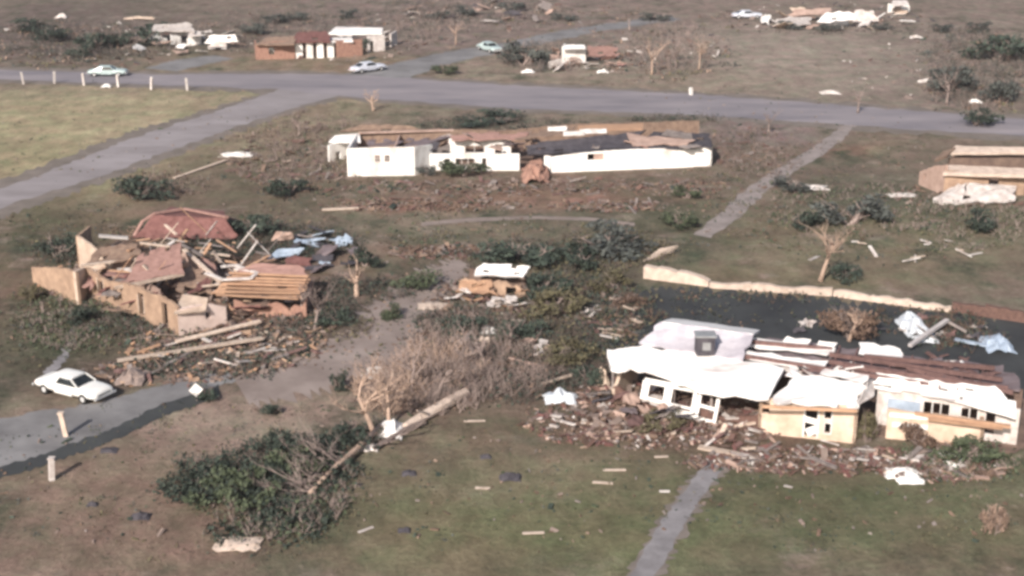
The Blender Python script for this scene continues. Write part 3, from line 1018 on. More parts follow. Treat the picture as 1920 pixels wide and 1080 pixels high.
    part(mb, 'roof', 'white_dirty', root)
    A, B = G(1420, 812), G(1604, 832)
    L = (B - A).length
    k = L / 184
    mb = MB()
    mb.wall(A, B, [2.0, 2.5, 2.55, 2.5, 2.5], .22, [(86 * k, 112 * k, .15, 2.05), (122 * k, 137 * k, 1.35, 2.1), (124 * k, 137 * k, .45, 1.15), (4 * k, 20 * k, 1.3, 2.0)])
    w = part(mb, 'wall', 'cream_wall', root)
    dd = (B - A).normalized()
    nn = Vector((-dd.y, dd.x, 0))
    for (s0, s1, z0, z1) in [(122, 137, 1.35, 2.1), (124, 137, .45, 1.15)]:
        f = MB()
        o = A + dd * s0 * k - nn * .03
        e = A + dd * s1 * k - nn * .03
        for z in (z0, z1):
            f.beam(o + Vector((0, 0, z)), e + Vector((0, 0, z)), .06, .07)
        for q in (o, e):
            f.beam(q + Vector((0, 0, z0)), q + Vector((0, 0, z1)), .06, .07)
        fo = sub(f, 'window', 'white_paint', w)
    f = MB()
    for s in (86, 112):
        q = A + dd * s * k - nn * .03
        f.beam(q + Vector((0, 0, .1)), q + Vector((0, 0, 2.1)), .08, .1)
    q0, q1 = A + dd * 86 * k - nn * .03, A + dd * 112 * k - nn * .03
    f.beam(q0 + Vector((0, 0, 1.25)), q1 + Vector((0, 0, 1.1)), .06, .35)
    f.beam(q0 + Vector((.2, 0, .35)), q1 + Vector((0, 0, .7)), .06, .5)
    sub(f, 'door_frame', 'white_paint', w)
    mb = MB(); mb.beam(P(1430, 762, 2.45), P(1606, 770, 2.45), .12, .18)
    part(mb, 'beam', 'raw_wood', root)
    mb = MB(); mb.wall(B, B + nn * 5.0, [2.5, 2.4, 2.2, 1.5], .2, ragged=.1)
    part(mb, 'wall', 'tan_wall', root)
    mb = MB(); mb.wall(A + nn * 5, A, [1.4, 2.0, 2.0], .2, ragged=.2)
    part(mb, 'wall', 'tan_wall', root)
    mb = MB(); mb.wall(A + nn * 5.2, B + nn * 5.2, [2.4, 2.4], .2)
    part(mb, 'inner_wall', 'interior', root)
    # right wing
    A2, B2 = G(1640, 796), G(1905, 836)
    L2 = (B2 - A2).length
    k2 = L2 / 265
    d2 = (B2 - A2).normalized(); n2 = Vector((-d2.y, d2.x, 0))
    mb = MB()
    mb.wall(A2, B2, [2.35, 2.3, 2.25], .2, [(88 * k2, 138 * k2, 1.15, 1.95), (158 * k2, 190 * k2, 1.1, 1.9), (205 * k2, 222 * k2, .5, 1.9)])
    w = part(mb, 'wall', 'white_dirty', root)
    mb = MB()
    for x in (88, 105, 121, 138, 158, 174, 190):
        q = A2 + d2 * x * k2 - n2 * .02
        mb.beam(q + Vector((0, 0, 1.1)), q + Vector((0, 0, 2.0)), .06, .06)
    sub(mb, 'window_frame', 'white_paint', w)
    mb = MB(); mb.box(A2 + d2 * 52 * k2 - n2 * .06 + Vector((0, 0, 1.45)), (62 * k2, .05, .8), d2.to_track_quat('X', 'Z').to_matrix())
    sub(mb, 'panel', 'blue_metal', w)
    mb = MB(); mb.wall(A2 + n2 * 3, B2 + n2 * 3, [2.3, 2.3], .2)
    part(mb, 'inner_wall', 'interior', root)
    mb = MB(); mb.sheet(P(1634, 726, 2.45), P(1900, 768, 2.45), P(1870, 727, 3.05), P(1646, 700, 3.05), 14, 6, .16, .05, .1, .07, .5, seed=14)
    part(mb, 'roof', 'white_roof', root)
    mb = MB(); mb.sheet(P(1790, 752, 2.4), P(1905, 784, 2.1), P(1905, 752, 2.5), P(1830, 738, 2.6), 6, 3, .1, .03, seed=15)
    part(mb, 'roof', 'white_roof', root)
    A3, B3 = G(1660, 822), G(1842, 838)
    mb = MB(); mb.wall(A3, B3, [1.9, 1.75, 1.75, 1.6], .24, ragged=.05)
    w = part(mb, 'wall', 'cream_wall', root)
    d3 = (B3 - A3).normalized(); n3 = Vector((-d3.y, d3.x, 0))
    for (s, z, ln, hh) in ((1.2, 1.55, 2.2, .25), (1.3, .95, 2.0, .3)):
        mb = MB(); mb.box(A3 + d3 * s - n3 * .06 + Vector((0, 0, z)), (ln, .06, hh), d3.to_track_quat('X', 'Z').to_matrix())
        sub(mb, 'sill', 'white_paint', w)
    mb = MB(); mb.beam(P(1715, 775, 1.75), P(1895, 800, 1.75), .16, .22)
    part(mb, 'beam', 'raw_wood', root)
    mb = MB(); mb.beam(P(1740, 786, 1.6), P(1880, 803, 1.6), .1, .2)
    part(mb, 'beam', 'raw_wood', root)
    mb = MB(); mb.wall(B3, B3 + n3 * 2.2, [1.6, 1.5, .9], .2, ragged=.1)
    part(mb, 'wall', 'tan_wall', root)


right_house()


def framed_panel():
    a, b_ = P(1200, 766, .15), P(1342, 794, .15)
    d = (b_ - a); L = d.length; d.normalize()
    nn = Vector((-d.y, d.x, 0))
    up = (Vector((0, 0, 1)) + nn * .45).normalized()
    root = thing('window_frame', a, 'fallen white wooden window frame with three openings leaning before the white roof slab', 'window frame')
    H = 1.75
    mb = MB()

    def bar(s0, z0, s1, z1, w=.16):
        mb.beam(a + d * s0 + up * z0, a + d * s1 + up * z1, .1, w, 0)
    bar(0, H, L, H, .34); bar(0, .75, L * .36, .6, .16); bar(L * .36, .1, L, .05, .2)
    for s in (0, .05, .30, .36, .68, .74, .98):
        z0 = .6 if s < .34 else .05
        mb.beam(a + d * s * L + up * z0, a + d * s * L + up * H, .22, .1, 0)
    bar(L * .36, .62, L * .7, .58, .14)
    bar(L * .74, .9, L, .8, .2)
    part(mb, 'frame', 'white_paint', root)
    mb = MB()
    mb.beam(a + d * L * .36 + up * .32, a + d * L * .70 + up * .30, .08, .2)
    part(mb, 'shelf', 'white_paint', root)


framed_panel()


# ---------------------------------------------------------------- stone garden wall
def garden_wall():
    root = thing('garden_wall', G(1500, 545), 'long low pale stone garden wall behind the dark asphalt yard', 'wall')
    mb = MB(); mb.wall(G(1206, 522), G(1328, 538), [1.05, 1.0, .9, .75, .5], .7, ragged=.16)
    part(mb, 'wall', 'stone', root, label='thicker pale end of the wall')
    mb = MB(); mb.wall(G(1330, 540), G(1560, 556), [.45, .55, .5, .6], .45, ragged=.14)
    part(mb, 'wall', 'stone', root)
    mb = MB(); mb.wall(G(1562, 556), G(1782, 586), [.55, .45, .5, .4], .4, ragged=.14)
    part(mb, 'wall', 'stone', root)
    mb = MB(); mb.wall(G(1784, 586), G(2100, 632), [.7, .9, .8, .9, .7, .8], .4, ragged=.15)
    part(mb, 'wall', 'brick', root, label='red brick end of the wall')


garden_wall()
mb = MB(); mb.sheet(P(1208, 490, .1), P(1262, 474, .1), P(1272, 460, .75), P(1240, 466, .75), 5, 3, .12, .03, seed=3)
solo(mb, 'broad_board', 'stone', G(1238, 482), 'tilted tan board panel lying above the end of the stone garden wall', 'panel')


# ---------------------------------------------------------------- the ruined tan house, left
def left_house():
    root = thing('ruined_house', G(320, 560), 'ruined tan house with torn pink and red-brown roof pieces at the left', 'house')
    mb = MB(); mb.sheet(P(80, 540, .05), P(420, 612, .05), P(600, 520, .05), P(220, 450, .05), 4, 4, .1, 0)
    part(mb, 'floor', 'interior', root)
    # leftmost panel
    mb = MB(); mb.wall(G(62, 530), G(148, 572), [1.3, 1.7, 2.1, 2.45, 2.6], .22, ragged=.1)
    part(mb, 'wall', 'tan_wall', root)
    mb = MB(); mb.wall(G(148, 572), G(166, 556), [2.6, 2.3], .2)
    part(mb, 'wall', 'tan_pale', root)
    # tall rear fragment
    mb = MB(); mb.wall(G(150, 503), G(214, 530), [2.75, 2.5, 2.2, 1.7, 1.9], .22, ragged=.12)
    part(mb, 'wall', 'tan_pale', root)
    mb = MB(); mb.wall(G(148, 500) + Vector((0, 3.4, 0)), G(148, 503), [2.4, 2.7], .22)
    part(mb, 'wall', 'tan_wall', root)
    # long front wall
    A, B = G(166, 556), G(336, 630)
    L = (B - A).length; k = L / 170
    mb = MB()
    mb.wall(A, B, [2.3, 2.1, 2.0, 2.3, 2.45, 2.4, 2.5, 2.2], .24, [(4 * k, 12 * k, .9, 1.8), (22 * k, 34 * k, .8, 1.7), (52 * k, 60 * k, 1.0, 1.6), (100 * k, 110 * k, .4, 2.05), (142 * k, 152 * k, .1, 2.05)], ragged=.12)
    w = part(mb, 'wall', 'tan_wall', root)
    mb = MB()
    d = (B - A).normalized(); nn = Vector((-d.y, d.x, 0))
    for s in (22, 34, 100, 110):
        q = A + d * s * k - nn * .03
        mb.beam(q + Vector((0, 0, .6)), q + Vector((0, 0, 1.9)), .06, .06)
    sub(mb, 'window_frame', 'pale_wood', w)
    # right end wall
    mb = MB(); mb.wall(B, G(426, 608), [1.9, 2.0, 1.8, 1.35], .22, [(2.1, 2.5, .75, 1.25)], ragged=.06)
    part(mb, 'wall', 'pink_pale', root)
    mb = MB(); mb.sheet(P(326, 588, 1.8), P(386, 582, 1.6), P(390, 558, 2.1), P(342, 552, 2.2), 5, 3, .1, .05, seed=6)
    part(mb, 'roof_panel', 'tan_pale', root)
    # inner walls
    for (a, b_, h) in [((212, 530), (330, 520), [1.6, 2.0, 2.2]), ((250, 540), (300, 585), [1.8, 1.6, 1.9]), ((345, 520), (420, 560), [2.2, 1.8, 1.0]), ((180, 512), (260, 505), [1.9, 1.6, 1.3])]:
        mb = MB(); mb.wall(G(*a), G(*b_), h, .16, ragged=.2)
        part(mb, 'inner_wall', 'pink_wall', root)
    # pink roof slope
    mb = MB(); mb.sheet(P(238, 528, 2.1), P(346, 510, 2.35), P(338, 456, 3.3), P(262, 474, 3.2), 8, 6, .16, .04, .08, .02, .3, seed=7)
    part(mb, 'roof', 'pink_roof', root)
    mb = MB(); mb.beam(P(215, 540, 2.0), P(345, 514, 2.2), .14, .22)
    part(mb, 'beam', 'pale_wood', root)
    # brown slope in front of the rear fragment and its loose boards
    mb = MB(); mb.sheet(P(158, 497, 2.0), P(262, 484, 2.1), P(258, 456, 2.7), P(190, 462, 2.6), 6, 4, .12, .06, .05, .06, .4, seed=8)
    part(mb, 'roof', 'brown_roof', root)
    for (q0, q1, z, wd, mt) in [((150, 498), (262, 484), 2.2, .3, 'pale_wood'), ((185, 442), (240, 446), 2.3, .6, 'white_dirty'), ((240, 470), (300, 448), 2.5, .3, 'raw_wood'), ((262, 455), (318, 462), 2.7, .25, 'pale_wood'),
                                ((345, 468), (412, 528), 2.2, .3, 'pale_wood'), ((412, 528), (548, 556), 1.7, .28, 'raw_wood'), ((340, 458), (380, 480), 2.6, .25, 'grey_wood')]:
        mb = MB(); mb.beam(P(*q0, z), P(*q1, z * .85), wd, .12)
        part(mb, 'beam', mt, root)
    mb = MB(); mb.sheet(P(330, 545, 1.2), P(400, 548, 1.0), P(400, 505, 1.7), P(345, 500, 1.9), 5, 4, .1, .1, .1, .1, .4, seed=11)
    part(mb, 'roof', 'brown_roof', root)
    # board-sheathed right wing
    mb = MB(); mb.sheet(P(396, 548, 1.35), P(566, 560, 1.5), P(582, 516, 2.2), P(440, 512, 2.1), 9, 5, .1, .03, .06, .07, .2, seed=9)
    part(mb, 'roof', 'raw_wood', root)
    mb = MB(); mb.sheet(P(440, 511, 2.2), P(582, 516, 2.3), P(562, 498, 2.6), P(476, 494, 2.6), 6, 3, .12, .04, .03, .0, .3, seed=10)
    part(mb, 'roof', 'pink_roof', root)
    for i in range(7):
        v0 = 512 + i * 7
        mb = MB(); mb.beam(P(430 - i * 4, v0 + random.uniform(-2, 2), 2.25 - i * .1), P(578 - i * 3, v0 + 4 + random.uniform(-2, 3), 2.35 - i * .1), .22, .1)
        part(mb, 'plank', 'raw_wood', root)
    mb = MB(); mb.wall(G(440, 590), G(575, 600), [1.1, .9, 1.2, .8, 1.3], .2, ragged=.3)
    part(mb, 'wall', 'orange_brick', root)
    mb = MB(); mb.wall(G(575, 600), G(588, 560), [1.3, 1.6], .2, ragged=.2)
    part(mb, 'wall', 'orange_brick', root)


left_house()


def fallen_roof():
    root = thing('fallen_roof', G(345, 440), 'fallen red-brown hipped roof lying behind the ruined tan house', 'roof')
    mb = MB()
    mb.sheet(P(250, 446, .3), P(444, 448, .3), P(425, 410, 1.9), P(288, 404, 1.9), 10, 5, .14, .05, .1, .01, .3, seed=21)
    mb.sheet(P(288, 404, 1.9), P(425, 410, 1.9), P(420, 396, 1.4), P(320, 388, 1.4), 7, 3, .14, .04, seed=22)
    part(mb, 'slope', 'red_roof', root)
    mb = MB()
    pts = [(252, 442, .45), (268, 414, 1.5), (290, 400, 2.02), (345, 391, 1.95), (425, 407, 2.0), (452, 416, .9)]
    for a, b_ in zip(pts, pts[1:]):
        mb.beam(P(*a), P(*b_), .3, .14)
    part(mb, 'ridge', 'pink_roof', root)


fallen_roof()

mb = MB()
for a, b_ in [((414, 500), (440, 497)), ((440, 497), (482, 512)), ((416, 524), (470, 522)), ((470, 522), (482, 512)), ((386, 512), (418, 524)), ((440, 504), (470, 508))]:
    mb.beam(P(*a, 2.3), P(*b_, 2.3), .3, .1)
solo(mb, 'wooden_lattice', 'white_dirty', P(440, 512, 2.2), 'white wooden frame of nailed boards lying on the ruined tan house', 'frame')
mb = MB(); mb.sheet(P(500, 486, .5), P(560, 478, .3), P(572, 464, .9), P(520, 467, .9), 6, 4, .04, .06, .1, seed=31)
solo(mb, 'metal_sheet', 'blue_metal', G(530, 480), 'bent blue metal sheet behind the board roof of the tan house', 'metal sheet')
mb = MB(); mb.sheet(P(508, 452, .2), P(552, 450, .2), P(548, 436, 1.0), P(518, 434, 1.0), 4, 3, .15, .08, seed=32)
solo(mb, 'roof_piece', 'pink_wall', G(530, 448), 'small pink roof piece lying above the bent blue sheet', 'roof piece')


# ---------------------------------------------------------------- the long white house, middle distance
def long_house():
    root = thing('ruined_house', G(980, 300), 'long white ruined house with its roof torn off in the middle distance', 'house')
    mb = MB(); mb.sheet(P(640, 322, .05), P(1330, 312, .05), P(1310, 262, .05), P(690, 275, .05), 6, 3, .1, 0)
    part(mb, 'floor', 'interior', root)
    # left block
    A, B = G(652, 331), G(778, 329)
    k = (B - A).length / 126
    mb = MB()
    mb.wall(A, B, [2.85, 2.9, 2.9], .22, [(52 * k, 61 * k, 1.45, 2.15), (70 * k, 79 * k, 1.45, 2.15)])
    w = part(mb, 'wall', 'white_paint', root)
    d = (B - A).normalized(); nn = Vector((-d.y, d.x, 0))
    for s in (52, 70):
        f = MB()
        o, e = A + d * s * k - nn * .03, A + d * (s + 9) * k - nn * .03
        for q in (o, o.lerp(e, .5), e):
            f.beam(q + Vector((0, 0, 1.45)), q + Vector((0, 0, 2.15)), .04, .05)
        for z in (1.45, 1.8, 2.15):
            f.beam(o + Vector((0, 0, z)), e + Vector((0, 0, z)), .04, .05)
        fo = sub(f, 'window', 'white_dirty', w)
    C = G(812, 318)
    mb = MB(); mb.wall(B, C, [2.9, 2.6], .22)
    part(mb, 'wall', 'white_paint', root)
    A0 = G(668, 296)
    mb = MB(); mb.wall(A0, A, [2.6, 2.7, 2.85], .22)
    part(mb, 'wall', 'white_paint', root)
    mb = MB(); mb.wall(A0, G(846, 292), [2.6, 2.6, 2.7, 2.6], .22, ragged=.08)
    part(mb, 'inner_wall', 'brown_roof', root)
    mb = MB(); mb.wall(G(740, 328), G(752, 294), [2.5, 2.4], .16)
    part(mb, 'inner_wall', 'pink_wall', root)
    mb = MB(); mb.beam(P(672, 249, 2.75), P(850, 244, 2.75), .5, .12)
    part(mb, 'beam', 'pink_wall', root)
    mb = MB(); mb.sheet(P(690, 272, 2.35), P(800, 271, 2.4), P(840, 256, 2.5), P(690, 262, 2.5), 10, 3, .08, .06, .05, .3, .4, seed=42)
    part(mb, 'ceiling', 'deck', root)
    # far roof edge behind
    mb = MB(); mb.sheet(P(640, 246, 2.4), P(790, 244, 2.5), P(770, 236, 2.9), P(680, 232, 3.0), 8, 3, .15, .06, .0, .03, .4, seed=43)
    part(mb, 'roof', 'brown_roof', root)
    # left end lean-to
    mb = MB(); mb.wall(G(618, 304), G(676, 290), [1.75, 2.0, 2.3], .22, [(.9, 1.6, 0, .9)])
    part(mb, 'wall', 'white_paint', root)
    mb = MB(); mb.sheet(P(616, 266, 1.9), P(676, 266, 2.3), P(674, 250, 2.6), P(628, 254, 2.2), 4, 3, .12, .02)
    part(mb, 'roof', 'white_roof', root)
    # porch: rear wall and front parapet
    A, B = G(842, 304), G(958, 304)
    k = (B - A).length / 116
    mb = MB(); mb.wall(A, B, [2.45, 2.6, 2.6, 2.45], .22, [(30 * k, 66 * k, 1.0, 1.75), (86 * k, 99 * k, .4, 1.9)])
    w = part(mb, 'wall', 'white_paint', root)
    f = MB()
    dd = (B - A).normalized(); n2 = Vector((-dd.y, dd.x, 0))
    for s in (30, 48, 66):
        q = A + dd * s * k - n2 * .03
        f.beam(q + Vector((0, 0, 1.0)), q + Vector((0, 0, 1.75)), .06, .05)
    sub(f, 'window_frame', 'white_paint', w)
    mb = MB(); mb.wall(G(812, 306), G(842, 305), [1.9, 1.6, 2.0], .2, ragged=.2)
    part(mb, 'wall', 'grey_wood', root)
    A, B = G(806, 320), G(974, 320)
    k = (B - A).length / 168
    mb = MB(); mb.wall(A, B, [1.75, 1.75], .2, [(28 * k, 38 * k, .3, 1.25), (48 * k, 84 * k, .55, 1.25), (98 * k, 106 * k, .2, 1.3)])
    w = part(mb, 'wall', 'white_paint', root)
    f = MB()
    dd = (B - A).normalized(); n2 = Vector((-dd.y, dd.x, 0))
    for s in (48, 60, 72, 84):
        q = A + dd * s * k - n2 * .03
        f.beam(q + Vector((0, 0, .55)), q + Vector((0, 0, 1.25)), .05, .05)
    sub(f, 'window_frame', 'white_dirty', w)
    mb = MB(); mb.wall(A + n2 * .6, B + n2 * .6, [1.5, 1.5], .1)
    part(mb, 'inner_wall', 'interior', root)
    mb = MB(); mb.sheet(P(850, 262, 2.6), P(978, 262, 2.6), P(990, 246, 2.9), P(850, 250, 2.8), 8, 3, .1, .06, .0, .1, .4, seed=45)
    part(mb, 'roof', 'pink_roof', root)
    # right block
    A, B = G(1034, 324), G(1334, 312)
    k = (B - A).length / 300
    mb = MB(); mb.wall(A, B, [1.65, 1.9, 2.05, 2.1, 2.05, 2.05, 2.1], .22, [(66 * k, 96 * k, 1.15, 1.8)], ragged=.03)
    w = part(mb, 'wall', 'white_paint', root)
    f = MB()
    dd = (B - A).normalized(); n2 = Vector((-dd.y, dd.x, 0))
    q0, q1 = A + dd * 78 * k + n2 * .06, A + dd * 96 * k + n2 * .06
    f.hexa([q0 + Vector((0, 0, 1.15)), q1 + Vector((0, 0, 1.15)), q1 + n2 * .05 + Vector((0, 0, 1.15)), q0 + n2 * .05 + Vector((0, 0, 1.15))],
           [q0 + Vector((0, 0, 1.8)), q1 + Vector((0, 0, 1.8)), q1 + n2 * .05 + Vector((0, 0, 1.8)), q0 + n2 * .05 + Vector((0, 0, 1.8))])
    sub(f, 'shutter', 'pink_wall', w)
    mb = MB(); mb.wall(G(1020, 318), G(1032, 320), [1.5, 1.45], .2)
    part(mb, 'wall', 'white_paint', root)
    mb = MB(); mb.wall(B, B + n2 * 6, [2.1, 2.0, 1.6], .2)
    part(mb, 'wall', 'white_dirty', root)
    mb = MB(); mb.wall(A + n2 * 4, B + n2 * 4.5, [1.2, 1.8, 1.9, 1.8], .2, ragged=.1)
    part(mb, 'inner_wall', 'interior', root)
    # charcoal roof sunk between
    mb = MB(); mb.sheet(P(985, 290, 1.7), P(1190, 276, 2.1), P(1205, 246, 2.6), P(990, 268, 2.5), 12, 5, .16, .05, .25, .02, .3, seed=46)
    part(mb, 'roof', 'dark_roof', root)
    mb = MB(); mb.sheet(P(1180, 277, 2.15), P(1338, 276, 2.15), P(1330, 250, 2.5), P(1230, 246, 2.6), 9, 4, .16, .05, .1, .04, .3, seed=47)
    part(mb, 'roof', 'dark_roof', root)
    mb = MB(); mb.sheet(P(1185, 271, 2.3), P(1290, 270, 2.4), P(1300, 260, 2.6), P(1180, 252, 2.7), 7, 3, .1, .08, .0, .05, .4, seed=48)
    part(mb, 'roof', 'pink_wall', root, label='pinkish torn roof piece')
    mb = MB(); mb.sheet(P(1240, 252, 2.6), P(1300, 262, 2.5), P(1296, 250, 2.8), P(1250, 243, 2.9), 5, 3, .1, .05, seed=49)
    part(mb, 'roof', 'grey_wood', root)
    mb = MB(); mb.sheet(P(965, 262, 2.6), P(1080, 250, 2.75), P(1080, 238, 2.8), P(970, 248, 2.7), 8, 3, .1, .05, .0, .06, .4, seed=50)
    part(mb, 'roof', 'brown_roof', root)
    mb = MB(); mb.sheet(P(1082, 246, 2.8), P(1205, 242, 2.85), P(1203, 231, 2.95), P(1085, 236, 2.9), 8, 3, .1, .03, .0, .0, .2, seed=51)
    part(mb, 'roof', 'raw_wood', root, label='strip of bare orange roof boards')
    for (u, v, s, sd_) in ((1076, 250, 1.1, 1), (1112, 246, 1.4, 2), (1045, 241, 1.0, 3)):
        mb = MB(); q = P(u, v, 2.95)
        mb.sheet(q + Vector((-s, -.5, -.1)), q + Vector((s, -.5, -.05)), q + Vector((s, .5, .15)), q + Vector((-s, .5, .1)), 4, 2, .05, .04, seed=sd_)
        part(mb, 'roof_panel', 'white_paint', root)
    mb = MB(); mb.wall(G(690, 285), G(1310, 262), [2.2, 2.3, 1.8, 2.3, 2.2, 2.2], .2, ragged=.1)
    part(mb, 'wall', 'brown_roof', root)


long_house()


def far_houses():
    # brick house with white bays
    root = thing('brick_house', G(600, 100), 'orange brick house with four white bays and a white flat roof beyond the road', 'house')
    A, B = G(480, 112), G(632, 108)
    k = (B - A).length / 152
    mb = MB(); mb.wall(A, G(554, 110), [2.3, 2.6, 2.6], .25, [(1.9, 2.7, .7, 1.7)])
    part(mb, 'wall', 'orange_brick', root)
    A1, B1 = G(554, 110), G(632, 108)
    mb = MB(); mb.wall(A1 + Vector((0, .6, 0)), B1 + Vector((0, .6, 0)), [2.5, 2.5], .25)
    part(mb, 'wall', 'interior', root)
    L = (B1 - A1).length
    d = (B1 - A1).normalized()
    for i in range(4):
        mb = MB()
        q = A1 + d * (L * (i + .08) / 4)
        e = A1 + d * (L * (i + .72) / 4)
        mb.wall(q, e, [2.3, 2.5, 2.3], .2)
        part(mb, 'bay', 'white_paint', root)
    mb = MB(); mb.wall(B1, G(680, 104), [2.5, 2.4], .25)
    part(mb, 'wall', 'orange_brick', root)
    mb = MB(); mb.wall(G(478, 104), A, [2.3, 2.3], .25)
    part(mb, 'wall', 'orange_brick', root)
    mb = MB(); mb.sheet(P(548, 79, 2.5), P(622, 78, 2.5), P(612, 58, 3.4), P(556, 60, 3.4), 6, 4, .18, .04, .05, .02, .2, seed=60)
    part(mb, 'roof', 'red_roof', root)
    mb = MB(); mb.sheet(P(478, 84, 2.3), P(552, 82, 2.5), P(556, 66, 3.0), P(500, 70, 2.7), 6, 4, .15, .06, .1, .1, .3, seed=61)
    part(mb, 'roof', 'brown_roof', root)
    mb = MB(); mb.sheet(P(616, 62, 2.6), P(716, 62, 2.6), P(718, 52, 2.75), P(630, 50, 2.75), 7, 3, .25, .03, seed=62)
    mb.sheet(P(608, 77, 2.4), P(662, 76, 2.4), P(660, 71, 2.5), P(616, 71, 2.5), 4, 2, .25, .02, seed=63)
    part(mb, 'roof', 'white_roof', root)
    mb = MB(); mb.wall(G(690, 98), G(722, 95), [2.4, 2.4], .2, [(.4, 1.0, 0, 1.6)])
    part(mb, 'wall', 'white_dirty', root)
    mb = MB(); mb.wall(G(740, 88) - Vector((.5, 0, 0)), G(745, 82), [2.0, 2.0], .3)
    part(mb, 'wall', 'white_dirty', root)

    # white ruins, top left
    root = thing('ruined_house', G(330, 82), 'white house in pieces on the far left beyond the main road', 'house')
    mb = MB(); mb.sheet(P(272, 56, 1.8), P(360, 58, 2.3), P(358, 42, 2.9), P(290, 46, 2.3), 7, 4, .2, .06, .1, .04, .4, seed=64)
    part(mb, 'roof', 'white_dirty', root)
    for (u0, u1, v, h, sd_) in ((280, 314, 84, [1.2, 1.6, .8], 1), (322, 340, 84, [1.5, 1.3], 2), (352, 378, 86, [1.0, 1.8, 1.6], 3)):
        mb = MB(); mb.wall(G(u0, v), G(u1, v - 2), h, .25, ragged=.2)
        part(mb, 'wall', 'white_paint', root)
    mb = MB(); mb.sheet(P(352, 68, 1.7), P(378, 66, 1.8), P(376, 58, 2.1), P(355, 60, 2.0), 4, 3, .15, .06, seed=66)
    part(mb, 'roof_panel', 'white_dirty', root)
    root = thing('ruined_house', G(418, 90), 'collapsed white shed right of the white house in pieces at the top left', 'shed')
    mb = MB(); mb.sheet(P(386, 82, .6), P(446, 78, 1.0), P(440, 64, 2.0), P(392, 66, 1.8), 6, 4, .15, .12, .1, .1, .4, seed=67)
    part(mb, 'roof', 'white_paint', root)
    mb = MB(); mb.wall(G(390, 92), G(425, 92), [.6, 1.3, .9], .2, ragged=.2)
    part(mb, 'wall', 'white_dirty', root)

    # small white house, top middle
    root = thing('ruined_house', G(1075, 120), 'small white block house with pink rubble beside it beyond the road', 'house')
    A, B = G(1054, 120), G(1098, 118)
    mb = MB(); mb.wall(A, B, [2.5, 2.7, 2.2], .25, [(1.2, 1.9, 0, .6)], ragged=.1)
    part(mb, 'wall', 'white_paint', root)
    mb = MB(); mb.wall(A + Vector((.4, 4, 0)), A, [2.3, 2.5], .25)
    part(mb, 'wall', 'white_paint', root)
    mb = MB(); mb.wall(B, B + Vector((.4, 4, 0)), [2.2, 1.2], .25, ragged=.2)
    part(mb, 'wall', 'pink_wall', root)
    mb = MB(); mb.sheet(P(1100, 106, 1.0), P(1165, 104, .6), P(1155, 88, 1.6), P(1104, 86, 2.2), 6, 4, .15, .1, .1, .08, .4, seed=68)
    part(mb, 'roof', 'pink_roof', root)
    mb = MB(); mb.wall(G(1030, 128), G(1054, 126), [.9, 1.2], .3, ragged=.15)
    part(mb, 'wall', 'white_dirty', root)
    mb = MB(); mb.sheet(P(1056, 92, 2.3), P(1098, 91, 2.3), P(1096, 84, 2.6), P(1060, 84, 2.6), 4, 2, .12, .03, seed=69)
    part(mb, 'roof', 'white_roof', root)

    # white ruins, top right
    root = thing('ruined_house', G(1540, 45), 'flattened white and pink house in the far field at the top right', 'house')
    for (q, mt, sd_) in [(((1450, 48, .5), (1520, 44, .8), (1520, 30, 1.4), (1460, 34, 1.2)), 'white_dirty', 1), (((1535, 42, 1.0), (1600, 38, 1.4), (1600, 22, 2.6), (1545, 24, 2.4)), 'white_roof', 2),
                         (((1600, 40, .6), (1645, 38, .6), (1640, 20, 2.0), (1605, 20, 2.2)), 'white_dirty', 3), (((1480, 30, 1.0), (1560, 26, 1.4), (1555, 14, 2.0), (1490, 18, 1.8)), 'pink_wall', 4)]:
        mb = MB(); mb.sheet(*[P(*x) for x in q], 6, 4, .15, .1, .1, .08, .5, seed=70 + sd_)
        part(mb, 'roof', mt, root)
    mb = MB(); mb.wall(G(1540, 50), G(1590, 48), [1.3, 1.7, .9], .25, ragged=.2)
    part(mb, 'wall', 'white_paint', root)
    root = thing('ruined_house', G(1675, 20), 'white far house fragment right of the flattened house at the top right', 'house')
    mb = MB(); mb.wall(G(1665, 24), G(1705, 22), [1.6, 2.0, 1.2], .25, ragged=.2); part(mb, 'wall', 'white_paint', root)
    mb = MB(); mb.sheet(P(1670, 10, 2.0), P(1705, 9, 2.0), P(1700, 0, 2.4), P(1675, 0, 2.4), 3, 2, .15, .05); part(mb, 'roof', 'white_dirty', root)

    # brick house at the right edge
    root = thing('ruined_house', G(1800, 350), 'pale wrecked house with layered flat roof at the right edge', 'house')
    A, B = G(1720, 352), G(1766, 366)
    mb = MB(); mb.wall(G(1722, 346), G(1768, 366), [1.3, 2.0, 2.6, 3.0], .25, [(.7, 1.1, .7, 1.3)], ragged=.08)
    part(mb, 'wall', 'pink_wall', root)
    mb = MB(); mb.wall(G(1768, 366), G(1920, 366), [2.4, 2.3, 2.3], .25, [(4.2, 5.2, 0.2, 1.7)])
    part(mb, 'wall', 'tan_wall', root)
    mb = MB(); mb.wall(G(1775, 345) + Vector((0, 0, 0)), G(1930, 345), [2.6, 2.6], .25)
    part(mb, 'inner_wall', 'interior', root)
    mb = MB(); mb.sheet(P(1768, 324, 2.3), P(1925, 328, 2.3), P(1925, 316, 2.5), P(1780, 309, 2.5), 8, 3, .3, .04, seed=81)
    part(mb, 'roof', 'stone', root)
    mb = MB(); mb.sheet(P(1776, 287, 3.2), P(1925, 285, 3.2), P(1925, 276, 3.4), P(1792, 273, 3.4), 8, 3, .22, .04, seed=82)
    part(mb, 'roof', 'stone', root)
    mb = MB(); mb.sheet(P(1752, 300, 3.0), P(1776, 292, 3.2), P(1792, 276, 3.5), P(1768, 284, 3.3), 3, 3, .25, .03, seed=83)
    part(mb, 'roof', 'brown_roof', root)
